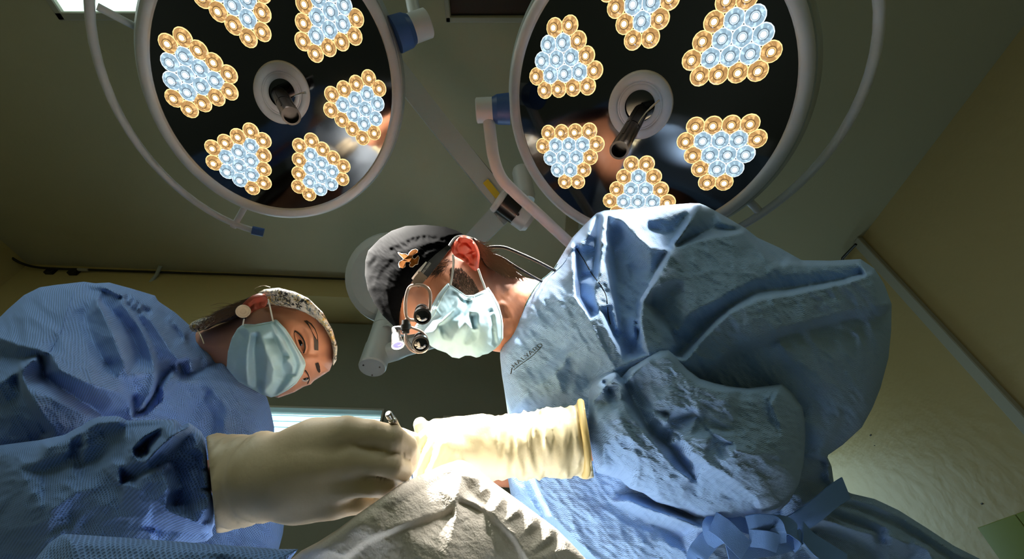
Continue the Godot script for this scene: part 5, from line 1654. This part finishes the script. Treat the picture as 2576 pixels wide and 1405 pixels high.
	var sleeve := relief({
		"out": "1480,1014 1482,985 1490,965 1505,948 1525,936 1545,930 1555,935 1562,945 1580,925 1610,905 1640,887 1660,879 1682,880 1705,900 1730,928 1760,951 1795,962 1830,970 1880,976 1930,970 1967,965 1990,985 2019,1024 2025,1060 2026,1100 2022,1160 2009,1218 1985,1262 1960,1284 1920,1300 1880,1306 1830,1310 1790,1312 1750,1300 1720,1284 1695,1275 1650,1262 1620,1240 1585,1228 1560,1205 1530,1195 1500,1188 1490,1150 1482,1090",
		"base": "1490,1100,0.575 1560,1000,0.575 1660,900,0.58 1800,970,0.585 1960,980,0.62 2020,1100,0.64 1960,1270,0.62 1750,1290,0.60 1600,1200,0.575 1700,1080,0.555 1850,1120,0.545 1540,1100,0.56",
		"gain": 1.9, "crest": 0.09, "step": 3.5, "round": 45.0, "drop": 0.035, "thick": 0.07, "blur": 1,
		"lines": "0.6|1488,1012 1530,1012 1566,1010; 1.2|1492,1008 1515,985 1535,965 1548,945; -0.7|1520,960 1528,975; 0.7|1500,985 1508,965 1525,950; 0.9|1490,1016 1500,1050 1512,1090 1520,1130 1518,1170; -0.4|1486,1030 1494,1080 1498,1140 1510,1180; 1.2|1566,1012 1590,1050 1640,1110 1690,1170 1734,1203; 1.4|1560,1050 1590,1110 1605,1150 1606,1190 1592,1226; 0.4|1530,1140 1560,1175 1590,1215; -2.0|1572,960 1590,1000 1620,1050 1640,1092 1690,1122; -2.0|1690,1124 1705,1150 1740,1198; -0.8|1566,948 1585,960 1600,985; 1.5|1580,958 1600,935 1640,900 1665,890; 1.1|1565,970 1600,940 1620,925; 0.6|1630,950 1640,1000 1645,1040; 1.6|1680,890 1720,940 1760,970 1830,985; 0.4|1762,956 1830,976 1900,980 1960,972; 1.1|1700,950 1690,1000 1680,1060; -0.3|1680,1040 1690,1070; 0.8|1720,1000 1750,1030; -0.4|1748,1044 1775,1070 1800,1078 1850,1076; 0.5|1752,1052 1790,1085 1830,1110 1862,1120; -0.4|1760,1062 1800,1100 1840,1118; 0.9|1690,1115 1750,1100 1800,1098; 0.4|1700,1112 1715,1108; 1.2|1745,1140 1790,1170 1850,1205 1909,1258; -0.7|1740,1205 1790,1225 1850,1250 1895,1265; 0.7|1690,1272 1702,1240 1725,1212; 1.2|1695,1273 1640,1235 1600,1225; -0.4|1790,1290 1850,1285 1900,1275; 1.3|1850,1130 1920,1150 1980,1180; 1.2|1930,1000 1960,1060 1975,1130; 0.2|1990,1010 2005,1060 2010,1130 1995,1200; 0.6|2017,1030 2021,1090 2018,1150; 0.3|1920,985 1935,1010 1945,1060",
		"wrinkles": [[150.0, 0.45, 0.7, 2.0, 31, 1], [60.0, 0.15, 0.3, 2.4, 34, 1], [38.0, 0.16, 0.3, 2.0, 32], [17.0, 0.06, 0.2, 2.4, 33]]})
	part("sleeve", sleeve.mesh, M.gown_far, t)
	part("sleeve_print", text_on(sleeve, "SBE SPIE", Vector2(1480, 1063), Vector2(1502, 1070), 6.0, 0.0008), M.ink_white, t)
	part("gown_skirt", skirt(Vector3(0.68, 0.98, -1.2), 0.25), M.gown_far, t)
	# waist ties
	var tie := func(s: String, half: Array, across: Vector3) -> void:
		part("waist_tie", strip(path3(s, 6), half, 0.0008, across), M.tie, t)
	part("waist_band", strip(path3("2128,1226,0.70 2095,1248,0.685 2050,1285,0.672 2000,1318,0.665 1962,1330,0.665", 5), [0.017], 0.001, P(2060, 1300, 0.67) - P(2030, 1262, 0.67)), M.tie, t)
	tie.call("1800,1300,0.610 1786,1322,0.60 1790,1350,0.595 1806,1372,0.595", [0.010], Vector3(1, 0, 0.3))
	tie.call("1792,1310,0.60 1822,1330,0.592 1850,1358,0.59 1876,1384,0.595", [0.0145], P(1800, 1370, 0.59) - P(1840, 1320, 0.60))
	tie.call("1800,1302,0.61 1830,1305,0.618 1866,1318,0.615 1905,1330,0.61 1932,1335,0.605", [0.010], Vector3(0.1, 1, 0.2))
	tie.call("1880,1318,0.60 1910,1312,0.60 1945,1316,0.605 1955,1340,0.60 1958,1366,0.60", [0.012], P(1900, 1340, 0.60) - P(1915, 1310, 0.60))
	tie.call("1958,1366,0.598 1925,1356,0.595 1885,1352,0.60", [0.013], P(1900, 1345, 0.60) - P(1905, 1375, 0.60))
	tie.call("1945,1316,0.615 1985,1322,0.62 2004,1345,0.62 1985,1370,0.625", [0.012], Vector3(0.2, 1, 0.2))
	tie.call("1830,1390,0.60 1900,1384,0.605 1970,1372,0.615 2020,1345,0.63", [0.009], Vector3(0.0, 1, 0.3))
	tie.call("1790,1352,0.60 1766,1378,0.595 1752,1405,0.59 1762,1450,0.59", [0.014], P(1780, 1400, 0.59) - P(1750, 1390, 0.59))
	tie.call("2020,1336,0.63 2045,1365,0.635 2085,1392,0.64 2130,1420,0.64", [0.016], Vector3(0.2, 1, 0.2))
	# ---- gloves: the near hand, and the far one held behind it
	var hand := "1484,1100,0.565,45 1400,1110,0.563,41 1330,1117,0.562,36 1285,1122,0.561,34.5 1240,1123,0.561,37"
	var f := [
		"1225,1092,0.56,26 1150,1082,0.555,18 1096,1078,0.545,12.5 1066,1102,0.540,9.2 1046,1145,0.535,8.4 1034,1186,0.53,7.6",
		"1225,1115,0.555,27 1155,1102,0.545,18 1108,1094,0.533,12.5 1082,1135,0.525,9.2 1064,1172,0.52,8.4 1050,1206,0.515,7.6",
		"1225,1140,0.555,27 1160,1126,0.54,19 1122,1118,0.523,12.8 1104,1156,0.515,9.4 1088,1190,0.51,8.6 1076,1216,0.505,7.8",
		"1225,1160,0.56,26 1165,1155,0.545,18 1138,1152,0.523,12 1124,1180,0.515,9 1110,1205,0.51,8.2 1100,1222,0.505,7.5",
		"1210,1085,0.575,24 1130,1080,0.59,16 1085,1082,0.592,12 1062,1078,0.59,10.5 1057,1066,0.588,9.8"]
	var fd := field_for([hand] + f, 0.0032)
	chain(fd, hand, 0.02)
	for s in f:
		chain(fd, s, 0.0022)
	var wax := (P(1285, 1122, 0.561) - P(1484, 1100, 0.565)).normalized()
	for q in [[1478, 1100, 0.565, 0.0462, 0.0030], [1463, 1102, 0.565, 0.0452, 0.0032], [1440, 1105, 0.564, 0.0428, 0.0012], [1376, 1112, 0.563, 0.0400, 0.0022], [1368, 1113, 0.563, 0.0392, 0.0016], [1345, 1115, 0.562, 0.0376, 0.0020], [1312, 1119, 0.562, 0.0358, 0.0014], [1300, 1120, 0.561, 0.0352, 0.0020], [1252, 1123, 0.561, 0.0368, 0.0012]]:
		fd.ring(P(q[0], q[1], q[2]), (wax + Vector3(0.16 * sin(q[0]), 0.12 * cos(q[0]), 0.05)).normalized(), q[3], q[4], 0.006)
	fd.ripple(P(1482, 1100, 0.565), wax, 0.006, 0.012, 0.12, 0.015, 8)
	fd.cut(EYE, (P(1493, 1190, 1.0) - EYE).cross(P(1470, 1010, 1.0) - EYE).normalized())
	part("glove", field_mesh(fd), M.glove_far, t, "pale yellow glove with a rolled cuff")
	var roll := []
	var ro := P(1464, 1100, 0.566)
	var ra := (wax + Vector3(0.0, 0.12, 0.0)).normalized()
	var ru := ra.cross(Vector3.UP).normalized()
	var rv := ra.cross(ru)
	for k in 28:
		var an := TAU * k / 28
		roll.append(ro + (ru * cos(an) + rv * sin(an)) * (0.0462 + 0.0008 * sin(an * 5.0)) + ra * 0.002 * sin(an * 2.0 + 1.0))
	part("cuff_roll", tube(roll, [0.0048], 10, true), M.cuff, t, "rolled yellow cuff edge")
	var far := "1250,1130,0.76,32 1180,1130,0.72,29"
	var ff := ["1170,1115,0.71,20 1110,1118,0.67,13 1070,1130,0.65,9.5 1040,1150,0.64,8.5", "1170,1128,0.71,20 1110,1135,0.67,13 1070,1148,0.65,9.5 1045,1168,0.64,8.5", "1170,1140,0.71,19 1115,1152,0.67,12 1080,1168,0.65,9 1055,1184,0.64,8", "1175,1150,0.71,17 1125,1168,0.675,11 1095,1182,0.66,8.5 1078,1192,0.65,7.5", "1180,1115,0.71,18 1130,1100,0.67,12 1095,1105,0.65,10 1075,1118,0.64,8.5"]
	fd = field_for([far] + ff, 0.0042)
	chain(fd, far, 0.02)
	for s in ff:
		chain(fd, s, 0.006)
	part("glove", field_mesh(fd), M.glove_far, t)

func relief_lettering(gown: Relief, t: Node3D) -> void:
	part("chest_print", text_on(gown, "HALYARD", Vector2(1294, 924), Vector2(1367, 868), 10.0, 0.0012, -0.03), M.ink, t)
	part("chest_print", line_on(gown, "1292,930 1310,916 1335,898 1352,882 1362,872", 0.0005, 0.0008), M.ink, t)
	part("chest_print", line_on(gown, "1288,925 1287,932 1285,940", 0.0009, 0.0008), M.ink, t)

func fan_of(pts: Array) -> ArrayMesh:
	var st := begin()
	var mid := Vector3.ZERO
	for p in pts:
		mid += p
	mid /= pts.size()
	for i in pts.size():
		for p in [mid, pts[i], pts[(i + 1) % pts.size()]]:
			st.add_vertex(p)
	return done(st)

func text_plane(words: String, a: Vector2, b: Vector2, h: float, da: float, db: float) -> ArrayMesh:
	var R := Relief.new()
	R.x0 = a.x - 20.0
	R.y0 = b.y - 20.0
	R.st = 4.0
	R.nx = 24
	R.ny = 24
	R.dep.resize(576)
	R.state.resize(576)
	R.state.fill(1)
	for j in 24:
		for i in 24:
			var p := Vector2(R.x0 + i * 4.0, R.y0 + j * 4.0)
			var u := (p - a).dot(b - a) / (b - a).length_squared()
			R.dep[j * 24 + i] = lerpf(da, db, u) - 0.0022
	return text_on(R, words, a, b, h, 0.0)
